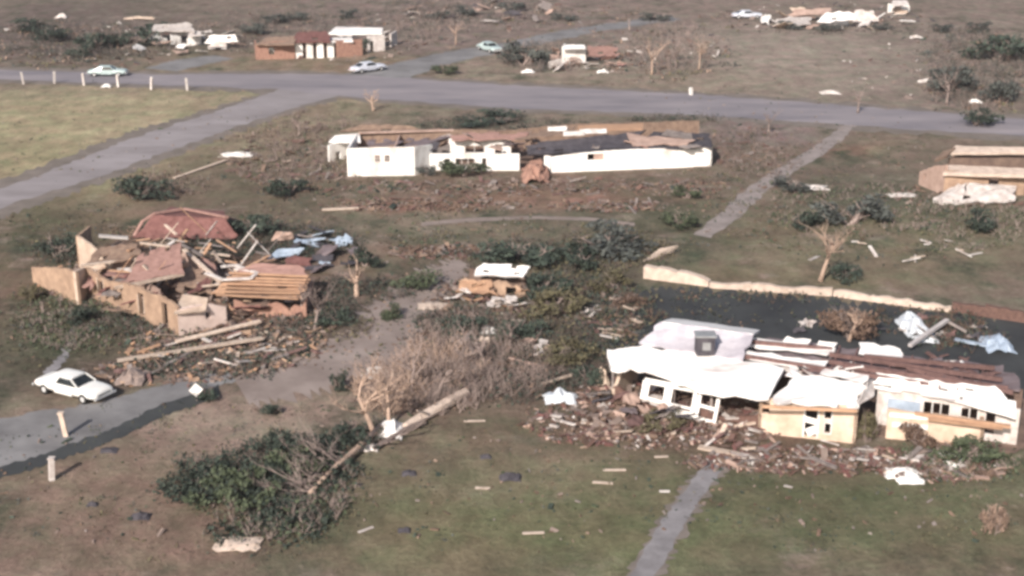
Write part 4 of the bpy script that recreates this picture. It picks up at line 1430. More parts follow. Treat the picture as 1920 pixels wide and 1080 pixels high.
    mb = MB(); mb.wall(G(1782, 330), G(1930, 330), [3.0, 3.0], .25)
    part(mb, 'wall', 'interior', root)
    mb = MB(); mb.sheet(P(1746, 378, .2), P(1800, 380, .3), P(1812, 342, 1.4), P(1780, 352, .7), 6, 5, .15, .12, -.2, .0, .4, seed=84)
    mb.sheet(P(1800, 380, .3), P(1900, 376, .4), P(1900, 346, 1.2), P(1812, 342, 1.4), 6, 5, .15, .12, -.1, .05, .4, seed=85)
    part(mb, 'fallen_ceiling', 'white_dirty', root)

    # small white-roofed wreck, centre
    root = thing('ruined_shed', G(930, 545), 'small wrecked shed with torn white roof in the middle of the scrub', 'shed')
    mb = MB(); mb.sheet(P(888, 514, 1.6), P(984, 520, 1.6), P(992, 500, 2.1), P(906, 492, 2.2), 8, 4, .15, .05, .05, .07, .4, seed=86)
    part(mb, 'roof', 'white_roof', root)
    mb = MB(); mb.wall(G(862, 552), G(985, 562), [1.1, 1.4, .9, 1.3, 1.1, .8], .2, [(1.5, 2.2, .2, .9), (3.6, 4.4, .2, .9)], ragged=.3)
    part(mb, 'wall', 'tan_wall', root)
    mb = MB(); mb.wall(G(880, 540), G(985, 545), [1.6, 1.5, 1.6], .2, ragged=.15)
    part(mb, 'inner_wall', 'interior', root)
    mb = MB(); mb.sheet(P(858, 546, .6), P(930, 552, .6), P(925, 526, 1.3), P(866, 524, 1.2), 6, 4, .1, .1, .1, .1, .4, seed=87)
    part(mb, 'roof_panel', 'raw_wood', root)


far_houses()


# ---------------------------------------------------------------- row of white posts, single posts
def post(u, v, h, label, group=None, mt='white_dirty', w=.16):
    mb = MB()
    b0 = P(u, v)
    tilt = Vector((random.uniform(-.12, .12), random.uniform(-.08, .08), 1)) * h
    mb.beam(b0, b0 + tilt, w, w)
    mb.box(b0 + tilt, (w * 1.3, w * 1.3, .06))
    return solo(mb, 'post', mt, b0, label, 'post', group)


for u, v in ((44, 158), (102, 157), (158, 160), (222, 163), (284, 168), (351, 170)):
    post(u, v, 1.6, 'white wooden post in the row between the pale field and the main road', 'posts in a row along the main road', w=.24)
post(124, 818, 1.5, 'pinkish white post standing in the grey lane below the white car', None, 'pale_wood', .26)
post(97, 900, 1.3, 'white post at the lower edge of the grey lane', None, 'white_dirty', .28)
post(1296, 178, .9, 'short white post on the far edge of the main road', None, 'white_paint', .35)


# ---------------------------------------------------------------- single pieces of wreckage
def board(u, v, L, ang, w, mt, label, cat='board', name='board', group=None, z=.08, tilt=0.0, t=.05):
    mb = MB()
    q = Euler((random.uniform(-.08, .08), -tilt, R(ang))).to_matrix()
    c = P(u, v, 0) + Vector((0, 0, z + abs(math.sin(tilt)) * L / 2))
    mb.box(Vector((0, 0, 0)), (L, w, t), q)
    mb.v = [(x + c.x, y + c.y, z_ + c.z) for x, y, z_ in mb.v]
    return solo(mb, name, mt, c, label, cat, group)


def span(u0, v0, u1, v1, z0, z1, w, t, mt, label, name='plank', cat='plank'):
    mb = MB(); mb.beam(P(u0, v0, z0), P(u1, v1, z1), w, t)
    return solo(mb, name, mt, P((u0 + u1) / 2, (v0 + v1) / 2, (z0 + z1) / 2), label, cat)


span(220, 676, 492, 634, .25, .55, .42, .12, 'pale_wood', 'longest pale beam lying in front of the ruined tan house', 'beam', 'beam')
span(330, 640, 488, 602, .5, .7, .35, .12, 'pale_wood', 'pale beam propped just above the longest one at the tan house', 'beam', 'beam')
span(300, 690, 380, 648, .15, .3, .25, .1, 'grey_wood', 'grey beam crossing under the longest pale beam', 'beam', 'beam')
span(326, 334, 424, 300, .1, .2, .35, .1, 'pale_wood', 'narrow pale strip pointing from the side road to a white slab', 'strip', 'strip')
span(604, 393, 672, 390, .12, .15, .5, .1, 'pale_wood', 'pale plank lying alone on the meadow below the long white house')
span(580, 438, 640, 458, .15, .15, .3, .1, 'grey_wood', 'grey plank on the meadow right of the small pink roof piece')
span(1706, 648, 1776, 600, .6, 1.0, .28, .2, 'concrete', 'long grey beam leaning on the crumpled white sheet metal', 'beam', 'beam')
span(1120, 617, 1180, 618, .1, .1, .35, .08, 'pale_wood', 'pale plank lying on the dark asphalt yard')
span(1776, 602, 1812, 622, .9, .3, .2, .15, 'grey_wood', 'short grey beam running down from the long grey beam', 'beam', 'beam')
span(1790, 636, 1850, 648, .3, .3, .4, .1, 'blue_metal', 'blue metal strip at the right end of the dark asphalt yard', 'strip', 'strip')
span(1310, 838, 1385, 852, .12, .12, .45, .12, 'pale_wood', 'long white plank across the top of the front path')
span(1380, 853, 1420, 858, .12, .14, .5, .1, 'white_dirty', 'short white plank right of the front path top')
span(1015, 720, 1095, 696, .3, .5, .22, .1, 'pale_wood', 'pale plank leaning toward the left corner of the white roof')


def crumple(u, v, rx, ry, h, mt, label, name='crumpled_sheet', cat='metal sheet', seed=1, nu=7, nv=5, zb=.08):
    rg = random.Random(seed)
    c = P(u, v)
    mb = MB()
    vs, fs = [], []
    for i in range(nu + 1):
        for j in range(nv + 1):
            x, y = i / nu * 2 - 1, j / nv * 2 - 1
            z = zb + h * max(0, (1 - x * x * .8) * (1 - y * y * .7)) * rg.uniform(.45, 1.15)
            vs.append(c + Vector((x * rx + rg.uniform(-.15, .15) * rx, y * ry + rg.uniform(-.15, .15) * ry, z)))
    for i in range(nu):
        for j in range(nv):
            a = i * (nv + 1) + j
            fs.append((a, a + nv + 1, a + nv + 2, a + 1))
    o = len(vs)
    vs2 = [Vector(p) - Vector((0, 0, .05)) for p in vs]
    allf = fs + [tuple(x + o for x in reversed(f)) for f in fs]
    edge = [i * (nv + 1) for i in range(nu + 1)] + [nu * (nv + 1) + j for j in range(1, nv + 1)] + [i * (nv + 1) + nv for i in range(nu - 1, -1, -1)] + [j for j in range(nv - 1, 0, -1)]
    for a, b_ in zip(edge, edge[1:] + edge[:1]):
        allf.append((a, b_, b_ + o, a + o))
    mb.add(vs + vs2, allf)
    return solo(mb, name, mt, c, label, cat)


crumple(1712, 618, 1.0, 1.7, 1.1, 'sheet_metal', 'large crumpled white sheet metal on the dark asphalt behind the house', seed=2)
crumple(1735, 640, .9, .7, .5, 'sheet_metal', 'smaller crumpled white sheet in front of the large one on the asphalt', seed=3)
crumple(1868, 650, .9, 1.4, .9, 'blue_metal', 'crumpled blue sheet metal at the right edge of the dark asphalt yard', seed=4)
crumple(1050, 752, 1.0, .8, .75, 'sheet_metal', 'crumpled bluish white metal piece left of the brick rubble', seed=5)
crumple(735, 812, .75, 1.1, .7, 'white_paint', 'crumpled bright white sheet between the log and the felled tree', seed=6)
crumple(692, 842, .6, .5, .3, 'white_dirty', 'small pale sheet at the upper end of the felled tree trunk', seed=7)
crumple(448, 1022, 1.1, .7, .18, 'stone', 'pale dirty slab at the foot of the felled tree crown', seed=8)
crumple(1690, 890, .9, .6, .3, 'white_paint', 'white crumpled panel in the rubble before the low tan wall', 'crumpled_sheet', 'panel', seed=9)
crumple(1706, 904, .7, .4, .25, 'white_paint', 'white crumpled panel just below the other in the rubble', 'crumpled_sheet', 'panel', seed=10)
crumple(1785, 865, .6, .9, .15, 'white_paint', 'white sheet lying on the grass before the low tan wall', 'sheet', 'sheet', seed=11)
crumple(250, 712, .9, 1.2, .6, 'dust', 'brownish rubble chunk right of the white car', 'rubble_chunk', 'rubble', seed=13)
crumple(236, 716, .6, .5, .3, 'white_paint', 'small white sheet right behind the white car', 'sheet', 'sheet', seed=14)
crumple(446, 292, 1.7, .9, .35, 'white_paint', 'bright white slab lying beside the side road', 'slab', 'slab', seed=15)
crumple(715, 697, .9, .5, .22, 'white_paint', 'brightest white scrap on the dirt above the thicket', 'sheet', 'sheet', seed=16)
crumple(738, 706, .6, .4, .2, 'white_dirty', 'white scrap just right of the brightest one on the dirt', 'sheet', 'sheet', seed=17)
crumple(690, 709, .5, .4, .2, 'white_dirty', 'dull white scrap left of the brightest one on the dirt', 'sheet', 'sheet', seed=18)
crumple(916, 622, .7, .8, .3, 'white_paint', 'white slanted scrap below the small white-roofed wreck', 'sheet', 'sheet', seed=19)
crumple(812, 576, 1.1, .7, .2, 'stone', 'curved pale slab left of the small white-roofed wreck', 'slab', 'slab', seed=20)
crumple(1005, 332, 1.3, 3.0, 1.6, 'orange_brick', 'reddish heap of fallen brick between the two halves of the long white house', 'brick_heap', 'brick heap', seed=21, nu=11, nv=9)
crumple(1127, 724, .55, .5, 1.2, 'tan_pale', 'small pale lump of wall at the left corner of the white roof', 'wall_fragment', 'wall fragment', seed=22)
crumple(990, 137, .9, .6, .5, 'white_paint', 'white scrap left of the small far white house', 'sheet', 'sheet', seed=23)
crumple(1130, 137, .8, .6, .5, 'white_paint', 'white scrap right of the small far white house', 'sheet', 'sheet', seed=24)
crumple(1555, 176, 1.3, .8, .4, 'white_dirty', 'pale flat scrap on the far verge of the main road', 'sheet', 'sheet', seed=25)
crumple(1718, 72, 1.0, .7, .5, 'white_dirty', 'pale scrap alone in the far field toward the upper right', 'sheet', 'sheet', seed=26)
crumple(1828, 194, .8, .7, .6, 'white_paint', 'white scrap among the bushes beyond the road at the right', 'sheet', 'sheet', seed=27)
crumple(116, 34, 1.0, .8, .8, 'white_dirty', 'pale scrap in the far field at the top left', 'sheet', 'sheet', seed=28)
crumple(262, 36, 2.6, .8, .5, 'tan_pale', 'long tan slab in the far field above the white house in pieces', 'slab', 'slab', seed=29)
crumple(200, 164, .6, .5, .5, 'white_paint', 'bright white scrap at the foot of the row of posts', 'sheet', 'sheet', seed=30)
crumple(1520, 354, 1.6, .8, .3, 'white_dirty', 'flat pale slab on the grass right of the garden path', 'slab', 'slab', seed=33)
crumple(1690, 368, 1.3, .6, .25, 'white_dirty', 'flat pale slab left of the wrecked house at the right edge', 'slab', 'slab', seed=34)

# square white board on a stake beside the lane
root = thing('sign', G(369, 752), 'square white board tilted on a stake beside the grey lane', 'sign')
mb = MB(); q = Euler((R(-15), R(45), R(10))).to_matrix()
mb.box(G(369, 752) + Vector((0, 0, .75)), (.62, .05, .62), q); part(mb, 'board', 'white_paint', root)
mb = MB(); mb.beam(G(369, 752), G(369, 752) + Vector((0, .06, .9)), .06, .06); part(mb, 'stake', 'grey_wood', root)

# dark clods on the front lawn
for (u, v, rx, h, lb) in [(958, 897, .75, .35, 'largest dark clod on the front lawn, right of the others'), (766, 889, .5, .25, 'dark flat clod on the front lawn nearest the felled tree'), (911, 858, .4, .25, 'small dark clod high on the front lawn'),
                          (758, 996, .4, .2, 'small dark clod low on the front lawn'), (174, 947, .35, .2, 'small dark clod on the bare dirt at the lower left'), (205, 845, .6, .15, 'flat dark clod on the bare dirt below the grey lane'), (265, 970, .6, .3, 'dark brown clod on the reddish dirt at the lower left')]:
    crumple(u, v, rx * .8, rx * .6, h, 'dark_roof', lb, 'clod', 'clod', seed=int(u), nu=6, nv=5, zb=.02)
for (u, v, L, ang, lb) in [(686, 994, 1.1, 40, 'pale board lying alone low on the front lawn'), (1246, 922, .7, 0, 'small white board on the lawn left of the front path'), (1240, 857, 1.0, 5, 'pale greenish board on the lawn below the rubble'),
                           (1152, 882, 1.6, 0, 'long flat pale board in the middle of the front lawn'), (1130, 906, 1.4, -8, 'flat pale board just below the long one on the front lawn'), (890, 790, 1.6, 3, 'pale board in the grass right of the log'),
                           (1478, 913, .6, -30, 'small white board on the lawn right of the front path'), (905, 916, 1.0, -5, 'pinkish board on the lawn below the largest dark clod'), (1000, 1000, 1.4, 4, 'straw coloured board near the bottom of the front lawn')]:
    board(u, v, L * .8, ang, .2, 'white_dirty' if 'white' in lb or u == 686 else 'stone', lb, z=.03, t=.03)


# ---------------------------------------------------------------- wreckage too many to point at: boards one could count, then small litter
def scatter(ell, n, mats, label, group, name='board', cat='board', L=(.45, 1.7), w=(.1, .3), seed=1, z=.1):
    rg = random.Random(seed)
    for i in range(n):
        a, q = rg.uniform(0, 6.283), math.sqrt(rg.random())
        u, v = ell[0] + math.cos(a) * q * ell[2], ell[1] + math.sin(a) * q * ell[3]
        random.seed(rg.random())
        board(u, v, rg.uniform(*L), rg.gauss(0, 40), rg.uniform(*w), rg.choice(mats), label, cat, name, group, rg.uniform(.06, .06 + z), rg.choice((0, .1, .25, .25 + z * .3)) * rg.choice((-1, 1)), rg.choice((.04, .06, .1)))


W1 = ['white_dirty', 'pale_wood', 'grey_wood', 'red_wood', 'dust']
scatter((1130, 800, 110, 26), 18, W1 + ['red_wood'], 'splintered board in the rubble left of the fallen white window frame', 'boards strewn left of the fallen window frame', seed=1)
scatter((1300, 812, 140, 24), 20, ['pale_wood', 'red_wood', 'white_dirty'], 'splintered board in the rubble below the fallen white window frame', 'boards strewn below the fallen window frame', seed=2)
scatter((1560, 858, 190, 22), 36, W1 + ['grey_wood'], 'splintered board in the rubble strip before the tan walls', 'boards strewn before the tan walls', seed=3)
scatter((420, 655, 150, 36), 44, ['pale_wood', 'raw_wood', 'white_dirty', 'red_wood'], 'splintered board in the rubble in front of the ruined tan house', 'boards strewn in front of the tan house', seed=4)
scatter((930, 570, 90, 32), 26, ['pale_wood', 'raw_wood', 'white_dirty', 'red_wood'], 'splintered board around the small white-roofed wreck', 'boards strewn round the small wreck', seed=5, z=.4)
scatter((1140, 600, 60, 40), 16, ['pale_wood', 'white_dirty', 'red_wood'], 'splintered board beside the left edge of the dark asphalt yard', 'boards strewn beside the asphalt yard', seed=6)
scatter((560, 310, 90, 50), 18, ['grey_wood', 'pale_wood', 'red_wood'], 'broken board in the scrub left of the long white house', 'boards strewn left of the long white house', seed=7)
scatter((1000, 352, 330, 14), 16, ['grey_wood', 'red_wood', 'red_wood', 'grey_wood', 'dust'], 'broken board on the meadow in front of the long white house', 'boards strewn in front of the long white house', seed=8)
scatter((1640, 480, 190, 40), 14, ['white_dirty', 'pale_wood'], 'broken board on the meadow behind the stone garden wall', 'boards strewn behind the garden wall', seed=9)
scatter((350, 520, 190, 55), 78, ['raw_wood', 'pale_wood', 'grey_wood', 'white_dirty'], 'broken board lying among the rooms of the ruined tan house', 'boards strewn inside the tan house', seed=10, z=2.0, L=(.8, 3.2))
scatter((1650, 690, 200, 26), 40, ['white_dirty', 'red_wood', 'pale_wood'], 'broken board lying on the open deck of the white-roofed house', 'boards strewn on the open deck', seed=11, z=.1, L=(.5, 1.6))
for o in [o for o in bpy.data.objects if o.get('group') == 'boards strewn on the open deck']:
    pass


def torn(ell, n, mats, label, group, seed, z0, z1, size=(.5, 1.3)):
    rg = random.Random(seed)
    for i in range(n):
        a, q = rg.uniform(0, 6.283), math.sqrt(rg.random())
        u, v, z = ell[0] + math.cos(a) * q * ell[2], ell[1] + math.sin(a) * q * ell[3], rg.uniform(z0, z1)
        c = P(u, v, z)
        s1, s2, th = rg.uniform(*size), rg.uniform(*size) * .6, rg.uniform(0, 3.1)
        e1 = Vector((math.cos(th), math.sin(th), rg.gauss(0, .22))) * s1
        e2 = Vector((-math.sin(th), math.cos(th), rg.gauss(0, .3))) * s2
        mb = MB(); mb.sheet(c - e1 - e2, c + e1 - e2, c + e1 + e2, c - e1 + e2, 4, 3, .07, .07, .0, .0, .7, seed=rg.randrange(9999))
        zmin = min(p[2] for p in mb.v)
        if zmin < .02:
            mb.v = [(x, y, zz + .02 - zmin) for x, y, zz in mb.v]
        solo(mb, 'torn_roofing', rg.choice(mats), c, label, 'roof piece', group)


torn((350, 540, 200, 60), 46, ['interior', 'red_roof', 'pink_roof', 'brown_roof', 'tan_wall', 'pink_wall', 'red_roof', 'dark_roof', 'grey_wood'], 'torn piece of roofing in the wreckage of the ruined tan house', 'torn roofing in the tan house', 401, .2, 1.5)
torn((600, 470, 80, 34), 18, ['dark_roof', 'dark_roof', 'deck', 'blue_metal', 'red_roof', 'grey_wood'], 'dark torn roofing spread right of the ruined tan house', 'dark roofing right of the tan house', 402, .1, .5)
torn((1230, 752, 120, 36), 18, ['red_wood', 'deck', 'pink_wall', 'dark_roof', 'grey_wood', 'white_dirty'], 'torn piece of roofing lying under the front of the sagging white roof', 'torn roofing before the white roof', 403, .1, .9, (.3, .8))
torn((1640, 700, 220, 22), 22, ['white_dirty', 'deck', 'dark_roof', 'red_wood', 'white_roof'], 'torn piece of roofing on the open deck of the white-roofed house', 'torn roofing on the open deck', 404, 2.5, 2.9, (.3, 1.0))
torn((1000, 270, 300, 9), 24, ['pink_roof', 'brown_roof', 'dark_roof', 'deck', 'grey_wood', 'pink_wall'], 'torn piece of roofing among the walls of the long white house', 'torn roofing in the long white house', 405, 1.7, 2.5, (.5, 1.4))
torn((1640, 615, 250, 26), 14, ['dark_roof', 'grey_wood', 'white_dirty', 'red_wood'], 'torn scrap lying on the dark asphalt yard', 'scraps on the dark asphalt yard', 406, .05, .2, (.25, .7))
torn((330, 75, 130, 22), 16, ['white_dirty', 'pink_wall', 'white_paint', 'dark_roof'], 'pale torn scrap round the white house in pieces at the top left', 'scraps round the far left house', 410, .1, .9, (.5, 1.6))
torn((900, 28, 160, 18), 16, ['white_dirty', 'pink_wall', 'dark_roof', 'grey_wood'], 'pale torn scrap in the far field above the branch road', 'scraps above the branch road', 411, .1, .8, (.5, 1.8))
torn((1560, 36, 160, 18), 18, ['white_dirty', 'pink_wall', 'white_paint', 'tan_pale'], 'pale torn scrap round the flattened house at the top right', 'scraps round the flattened house', 412, .1, .9, (.5, 1.8))
torn((1110, 112, 100, 20), 14, ['white_dirty', 'pink_wall', 'pink_roof', 'dust'], 'pinkish torn scrap round the small white far house', 'scraps round the small far house', 413, .1, .8, (.4, 1.3))
torn((660, 75, 110, 20), 10, ['white_dirty', 'dark_roof', 'pink_wall'], 'torn scrap round the orange brick house', 'scraps round the brick house', 414, .1, .6, (.4, 1.2))
torn((950, 640, 90, 60), 16, ['white_dirty', 'pink_wall', 'grey_wood', 'dust', 'pale_wood'], 'torn scrap caught in the scrub below the small white-roofed wreck', 'scraps in the scrub', 408, .1, .6, (.25, .7))
torn((930, 550, 70, 25), 12, ['white_dirty', 'pink_wall', 'raw_wood', 'brown_roof'], 'torn scrap heaped against the small white-roofed wreck', 'scraps round the small wreck', 407, .1, .8, (.3, .8))


def litter(ells, label, mats, seed, size=(.08, .5), name='litter', flat=True, height=.12):
    rg = random.Random(seed)
    mb = MB()
    for (u0, v0, ru, rv, n, hh) in ells:
        for i in range(n):
            a, q = rg.uniform(0, 6.283), math.sqrt(rg.random()) * (1 + rg.random() * .25)
            u, v = u0 + math.cos(a) * q * ru, v0 + math.sin(a) * q * rv
            s = rg.uniform(*size) * (.6 + rg.random() ** 3 * 1.6)
            z = rg.uniform(.02, .06) + (hh * rg.random() ** 2 * (1 - q * .6) if hh else 0)
            rot = Euler((rg.gauss(0, .35), rg.gauss(0, .35), rg.uniform(0, 6.28))).to_matrix()
            mb.box(P(u, v) + Vector((0, 0, z)), (s * rg.uniform(.8, 2.2), s * rg.uniform(.25, .9), rg.uniform(.03, .14)), rot, rg.randrange(len(mats)))
    ob = mb.build(name, mats)
    tag(ob, label, None, None, 'stuff')
    return ob


litter([(1090, 790, 100, 40, 420, .3), (1260, 812, 170, 28, 620, .3), (1540, 866, 230, 22, 850, .35), (1180, 740, 90, 26, 260, .5), (1390, 790, 70, 40, 260, .4), (1770, 885, 110, 18, 250, .2), (1330, 760, 130, 30, 260, .5)],
       'broken brick, plaster and board rubble in front of the white-roofed house', ['brick', 'red_wood', 'grey_wood', 'dust', 'pink_wall', 'interior', 'leaf_brown', 'brown_roof', 'dust', 'red_roof', 'white_dirty', 'leaf_brown'], 101, (.06, .34), 'rubble')
litter([(300, 530, 190, 50, 650, .9), (480, 560, 120, 50, 500, .8), (420, 650, 170, 44, 700, .3), (310, 700, 130, 22, 260, .2), (560, 600, 60, 40, 240, .4), (350, 450, 130, 30, 260, .3)],
       'tan and brown rubble in and round the ruined tan house', ['tan_wall', 'raw_wood', 'brown_roof', 'dust', 'grey_wood', 'interior', 'red_wood', 'dust', 'leaf_brown', 'leaf_dark', 'interior'], 102, (.07, .42), 'rubble')
litter([(930, 560, 110, 40, 420, .5), (1000, 352, 360, 14, 620, .15), (800, 385, 170, 12, 380, .3), (1140, 388, 100, 10, 260, .3), (830, 474, 90, 12, 260, .3), (1130, 590, 70, 50, 320, .2), (560, 300, 110, 60, 420, .3), (1400, 280, 70, 40, 160, .2), (1800, 370, 120, 24, 200, .3), (1000, 270, 330, 14, 300, 1.2)],
       'reddish rubble strewn over the meadow round the long white house', ['brick', 'red_wood', 'dust', 'brown_roof', 'grey_wood', 'dust', 'leaf_brown', 'leaf_brown', 'leaf_dark'], 103, (.08, .4), 'rubble')
litter([(330, 70, 170, 26, 160, .5), (620, 90, 170, 22, 160, .3), (1100, 110, 140, 24, 220, .5), (1550, 34, 170, 26, 220, .5), (900, 30, 200, 30, 160, .3), (150, 90, 150, 40, 160, .3), (1260, 90, 100, 30, 200, .5), (1750, 120, 160, 60, 120, .2)],
       'pale rubble strewn round the far houses', ['white_dirty', 'dust', 'brick', 'grey_wood', 'dust', 'leaf_brown', 'dark_roof', 'leaf_dark'], 104, (.15, .6), 'rubble')
litter([(900, 880, 500, 130, 300, 0), (300, 900, 260, 130, 130, 0), (700, 430, 300, 60, 500, 0), (1500, 330, 300, 120, 700, 0), (1600, 950, 300, 80, 110, 0), (250, 250, 260, 90, 300, 0), (1450, 120, 420, 80, 420, 0), (850, 640, 240, 110, 900, .1)],
       'small bits of litter and clods scattered over the grass', ['grey_wood', 'leaf_brown', 'leaf_dry', 'leaf_dark', 'leaf_brown', 'leaf_olive', 'dust', 'leaf_green', 'leaf_dark'], 105, (.05, .17), 'litter')


# ---------------------------------------------------------------- scrub: thin stems and low leaves nobody could count
def scrub(ells, label, stem, leaf, seed, name='scrub'):
    rg = random.Random(seed)
    mb = MB()
    for (u0, v0, ru, rv, n, h, lf) in ells:
        for i in range(n):
            a, q = rg.uniform(0, 6.283), math.sqrt(rg.random())
            p = P(u0 + math.cos(a) * q * ru, v0 + math.sin(a) * q * rv)
            hh = h * rg.uniform(.4, 1.2)
            for k in range(rg.randint(3, 6)):
                d = Vector((rg.gauss(0, .5), rg.gauss(0, .5), 1)).normalized()
                m_ = p + d * hh * .5
                e = m_ + (d + Vector((rg.gauss(0, .4), rg.gauss(0, .4), 0))).normalized() * hh * .5
                mb.tube([p, m_, e], [.022, .016, .006], 3, 0)
            for k in range(int(lf * rg.uniform(.3, 1.6))):
                c = p + Vector((rg.gauss(0, .45), rg.gauss(0, .45), abs(rg.gauss(0, .35)) * h))
                qm = Euler((rg.uniform(-1, 1), rg.uniform(-1, 1), rg.uniform(0, 6))).to_matrix()
                s = rg.uniform(.06, .16)
                mb.add([c + qm @ Vector((x * s, y * s, 0)) for x, y in ((-1, 0), (0, -.6), (1, 0), (0, .6))], [(0, 1, 2, 3)], 1)
    ob = mb.build(name, [stem, leaf], None, recalc=False)
    tag(ob, label, None, None, 'stuff')


scrub([(810, 730, 130, 50, 300, 1.4, 2), (880, 640, 110, 50, 220, 1.0, 4), (960, 700, 90, 50, 200, 1.1, 4)], 'thicket of stripped grey brown stems left of the white-roofed house', 'bark_grey', 'leaf_brown', 201)
scrub([(730, 740, 70, 40, 110, 1.5, 3), (830, 690, 90, 40, 110, 1.3, 3)], 'pale dry thicket round the stripped trees', 'bark_pale', 'leaf_dry', 207)
scrub([(1020, 620, 80, 80, 280, .7, 10), (1020, 520, 130, 40, 160, .6, 10), (1150, 470, 110, 40, 160, .6, 9), (640, 612, 60, 25, 70, .6, 9)], 'low olive scrub round the small wrecked shed', 'bark_dark', 'leaf_olive', 202)
scrub([(540, 290, 130, 60, 260, .9, 5), (1420, 290, 80, 50, 120, .7, 4), (590, 230, 80, 20, 90, .8, 3), (300, 350, 90, 25, 120, .7, 8)], 'brown scrub beside the side road and the long white house', 'bark_grey', 'leaf_brown', 203)
scrub([(140, 600, 110, 60, 260, .5, 12), (520, 940, 130, 80, 240, .7, 8), (330, 640, 90, 30, 90, .5, 8), (1600, 395, 170, 50, 200, .6, 10), (1820, 420, 110, 60, 140, .7, 10), (1790, 870, 130, 30, 160, .35, 10)], 'low dark green scrub in patches over the ground', 'bark_grey', 'leaf_green', 204)
scrub([(150, 80, 160, 40, 120, 1.6, 14), (900, 30, 180, 30, 200, 1.4, 10), (1260, 95, 90, 45, 260, 1.8, 4), (1820, 130, 110, 80, 200, 1.5, 14), (560, 40, 160, 26, 120, 1.4, 14), (1020, 110, 80, 30, 130, 1.4, 14), (800, 55, 70, 30, 100, 1.8, 3)], 'hazy scrub in the far field beyond the main road', 'bark_grey', 'leaf_grey', 205)

# tufts of grass, weeds and leaf litter nobody could count
def tufts(ells, label, mats, seed, size=(.1, .26), name='ground_cover', zh=.22):
    rg = random.Random(seed)
    mb = MB()
    for (u0, v0, ru, rv, n) in ells:
        for i in range(n):
            a, q = rg.uniform(0, 6.283), math.sqrt(rg.random()) * (.9 + rg.random() * .3)
            p = P(u0 + math.cos(a) * q * ru, v0 + math.sin(a) * q * rv)
            sp = rg.uniform(.2, .9)
            mi = rg.randrange(len(mats))
            for k in range(rg.randint(5, 12)):
                c = p + Vector((rg.gauss(0, sp), rg.gauss(0, sp), abs(rg.gauss(0, zh)) + .03))
                s = rg.uniform(*size)
                qm = Euler((rg.gauss(0, .6), rg.gauss(0, .6), rg.uniform(0, 6))).to_matrix()
                mb.add([c + qm @ Vector((x * s, y * s, 0)) for x, y in ((-1, 0), (0, -.6), (1, 0), (0, .6))], [(0, 1, 2, 3)], mi)
    ob = mb.build(name, mats, None, recalc=False)
    tag(ob, label, None, None, 'stuff')


GC = ['leaf_green', 'leaf_dark', 'leaf_olive', 'leaf_brown', 'leaf_grey', 'leaf_olive']
tufts([(700, 420, 330, 60, 90), (1000, 470, 300, 50, 120), (1440, 330, 150, 90, 120), (1640, 440, 260, 60, 130), (560, 320, 160, 60, 90), (130, 600, 140, 80, 110), (130, 440, 120, 60, 60), (1050, 600, 160, 90, 240), (900, 660, 130, 80, 130)],
      'weeds and low tufts over the torn meadows', GC, 301, (.06, .18), zh=.14)
tufts([(900, 900, 330, 140, 60), (1600, 950, 300, 80, 70), (250, 900, 260, 140, 60), (520, 930, 150, 110, 160), (1800, 880, 120, 30, 90), (450, 800, 200, 50, 40)],
      'sparse tufts on the front lawn and bare dirt', GC, 302, (.04, .11), zh=.05)
tufts([(900, 45, 500, 40, 160), (1250, 110, 120, 45, 80), (120, 85, 180, 40, 160), (1830, 130, 110, 80, 120)],
      'hazy weeds over the far fields', ['leaf_grey', 'leaf_brown', 'leaf_olive', 'leaf_dry'], 303, (.12, .32), zh=.2)
tufts([(1250, 580, 160, 30, 25), (1600, 590, 260, 26, 40), (1140, 620, 60, 40, 70)],
      'weeds growing through the dark asphalt yard', GC, 304, (.06, .2), zh=.12)
scrub([(560, 455, 110, 32, 170, .7, 14), (115, 475, 50, 22, 60, .9, 14), (400, 470, 80, 20, 60, .8, 12), (930, 235, 180, 12, 120, .8, 14), (1270, 225, 90, 8, 60, .7, 12), (1110, 660, 40, 20, 40, .5, 10)], 'dark weeds behind the ruined houses', 'bark_dark', 'leaf_dark', 206)

scrub([(870, 605, 90, 24, 120, .9, 12), (1000, 645, 120, 45, 220, .9, 10), (1080, 705, 70, 28, 110, .8, 9), (720, 545, 60, 20, 60, .8, 10), (960, 720, 80, 40, 120, 1.0, 6), (1010, 475, 150, 22, 130, .8, 12), (1110, 560, 80, 40, 120, .8, 10)],
      'dense dark tangle of brush between the ruined houses', 'bark_dark', 'leaf_dark', 208)
scrub([(250, 612, 90, 22, 80, .6, 12), (625, 560, 50, 34, 90, .9, 11), (400, 690, 130, 26, 120, .6, 9), (540, 620, 60, 30, 80, .8, 8), (330, 470, 140, 24, 80, .8, 8)], 'dark brush pressed round the ruined tan house', 'bark_dark', 'leaf_dark', 209)
scrub([(1680, 605, 180, 24, 70, .6, 5), (1800, 630, 90, 34, 90, .8, 8), (1180, 590, 70, 30, 80, .6, 9), (1420, 560, 160, 10, 40, .4, 8)], 'twigs and branches strewn on the dark asphalt yard', 'leaf_brown', 'leaf_dark', 210)
scrub([(520, 900, 170, 70, 240, .6, 5), (690, 815, 60, 24, 60, .7, 5)], 'loose twigs round the felled tree', 'bark_grey', 'leaf_dark', 211)
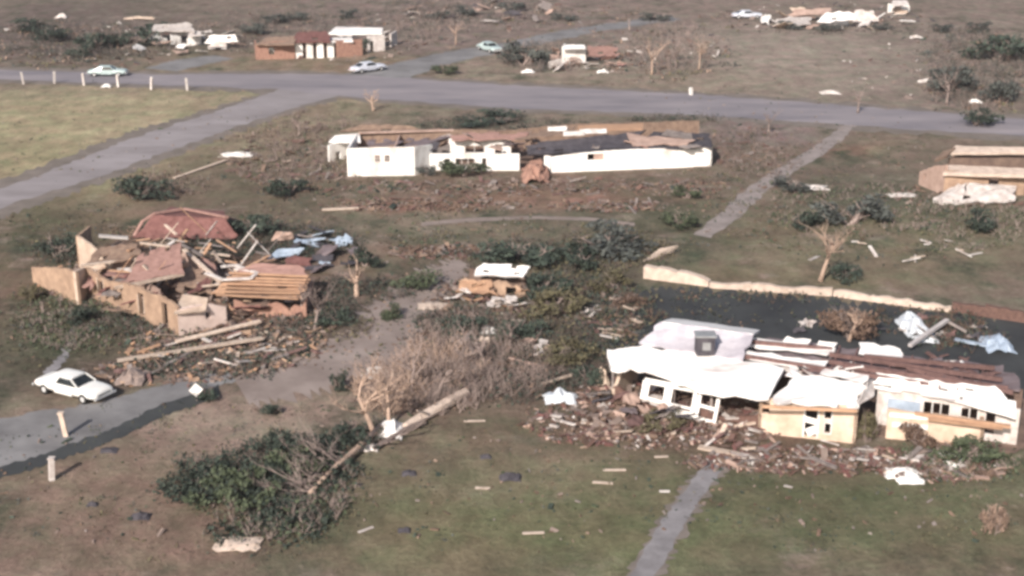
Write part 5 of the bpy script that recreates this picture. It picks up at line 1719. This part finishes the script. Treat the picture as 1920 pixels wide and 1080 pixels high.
scrub([(170, 88, 170, 28, 160, 1.6, 16), (560, 46, 130, 18, 80, 1.3, 14), (880, 30, 200, 20, 130, 1.3, 12), (1830, 130, 90, 70, 160, 1.7, 16), (1010, 112, 70, 22, 90, 1.5, 14), (1640, 58, 250, 8, 70, 1.0, 12), (480, 90, 50, 14, 40, 1.4, 12)], 'dark far brush beyond the main road', 'bark_dark', 'leaf_dark', 212)

# far shrubs beyond the main road
rg = random.Random(77)
for (u, v, w, h) in [(180, 92, 90, 2.4), (245, 88, 100, 2.6), (100, 76, 90, 2.0), (150, 106, 70, 1.6), (60, 58, 110, 1.8), (300, 60, 60, 1.6)]:
    shrub(u, v, w, h, 'leaf_dark', 'dark hazy shrub in the far clump left of the white house in pieces', 'far shrubs at the top left')
for (u, v, w, h) in [(520, 44, 60, 1.6), (480, 64, 60, 1.8), (560, 38, 50, 1.4), (645, 34, 60, 1.6)]:
    shrub(u, v, w, h, 'leaf_grey', 'dark hazy shrub in the far field behind the brick house', 'far shrubs behind the brick house')
for (u, v, w, h) in [(1560, 58, 60, 1.2), (1480, 54, 60, 1.2), (1760, 58, 60, 1.2), (1650, 56, 50, 1.0), (1830, 56, 60, 1.4)]:
    shrub(u, v, w, h, 'leaf_grey', 'low grey shrub along the far field edge at the top right', 'far shrubs at the top right')
for (u, v, w, h) in [(820, 36, 60, 1.4), (880, 28, 60, 1.6), (1060, 38, 50, 1.2), (1230, 38, 60, 1.4), (960, 20, 70, 1.6)]:
    shrub(u, v, w, h, 'leaf_grey', 'grey shrub in the far field above the branch road', 'far shrubs above the branch road')


# ---------------------------------------------------------------- the dusty air
mb = MB(); mb.box((0, 1250, 20), (6400, 6900, 42.5))
me_ob = mb.build('haze', [], None)
hm = bpy.data.materials.new('haze'); hm.use_nodes = True
hn = hm.node_tree.nodes; hn.remove(hn['Principled BSDF'])
hv_ = hn.new('ShaderNodeVolumePrincipled')
hv_.inputs['Color'].default_value = (.93, .88, .90, 1)
hv_.inputs['Density'].default_value = .00025
hv_.inputs['Anisotropy'].default_value = .2
hm.node_tree.links.new(hv_.outputs[0], hn['Material Output'].inputs['Volume'])
me_ob.data.materials.append(hm)
tag(me_ob, 'thin dusty haze hanging over the ground', None, None, 'stuff')
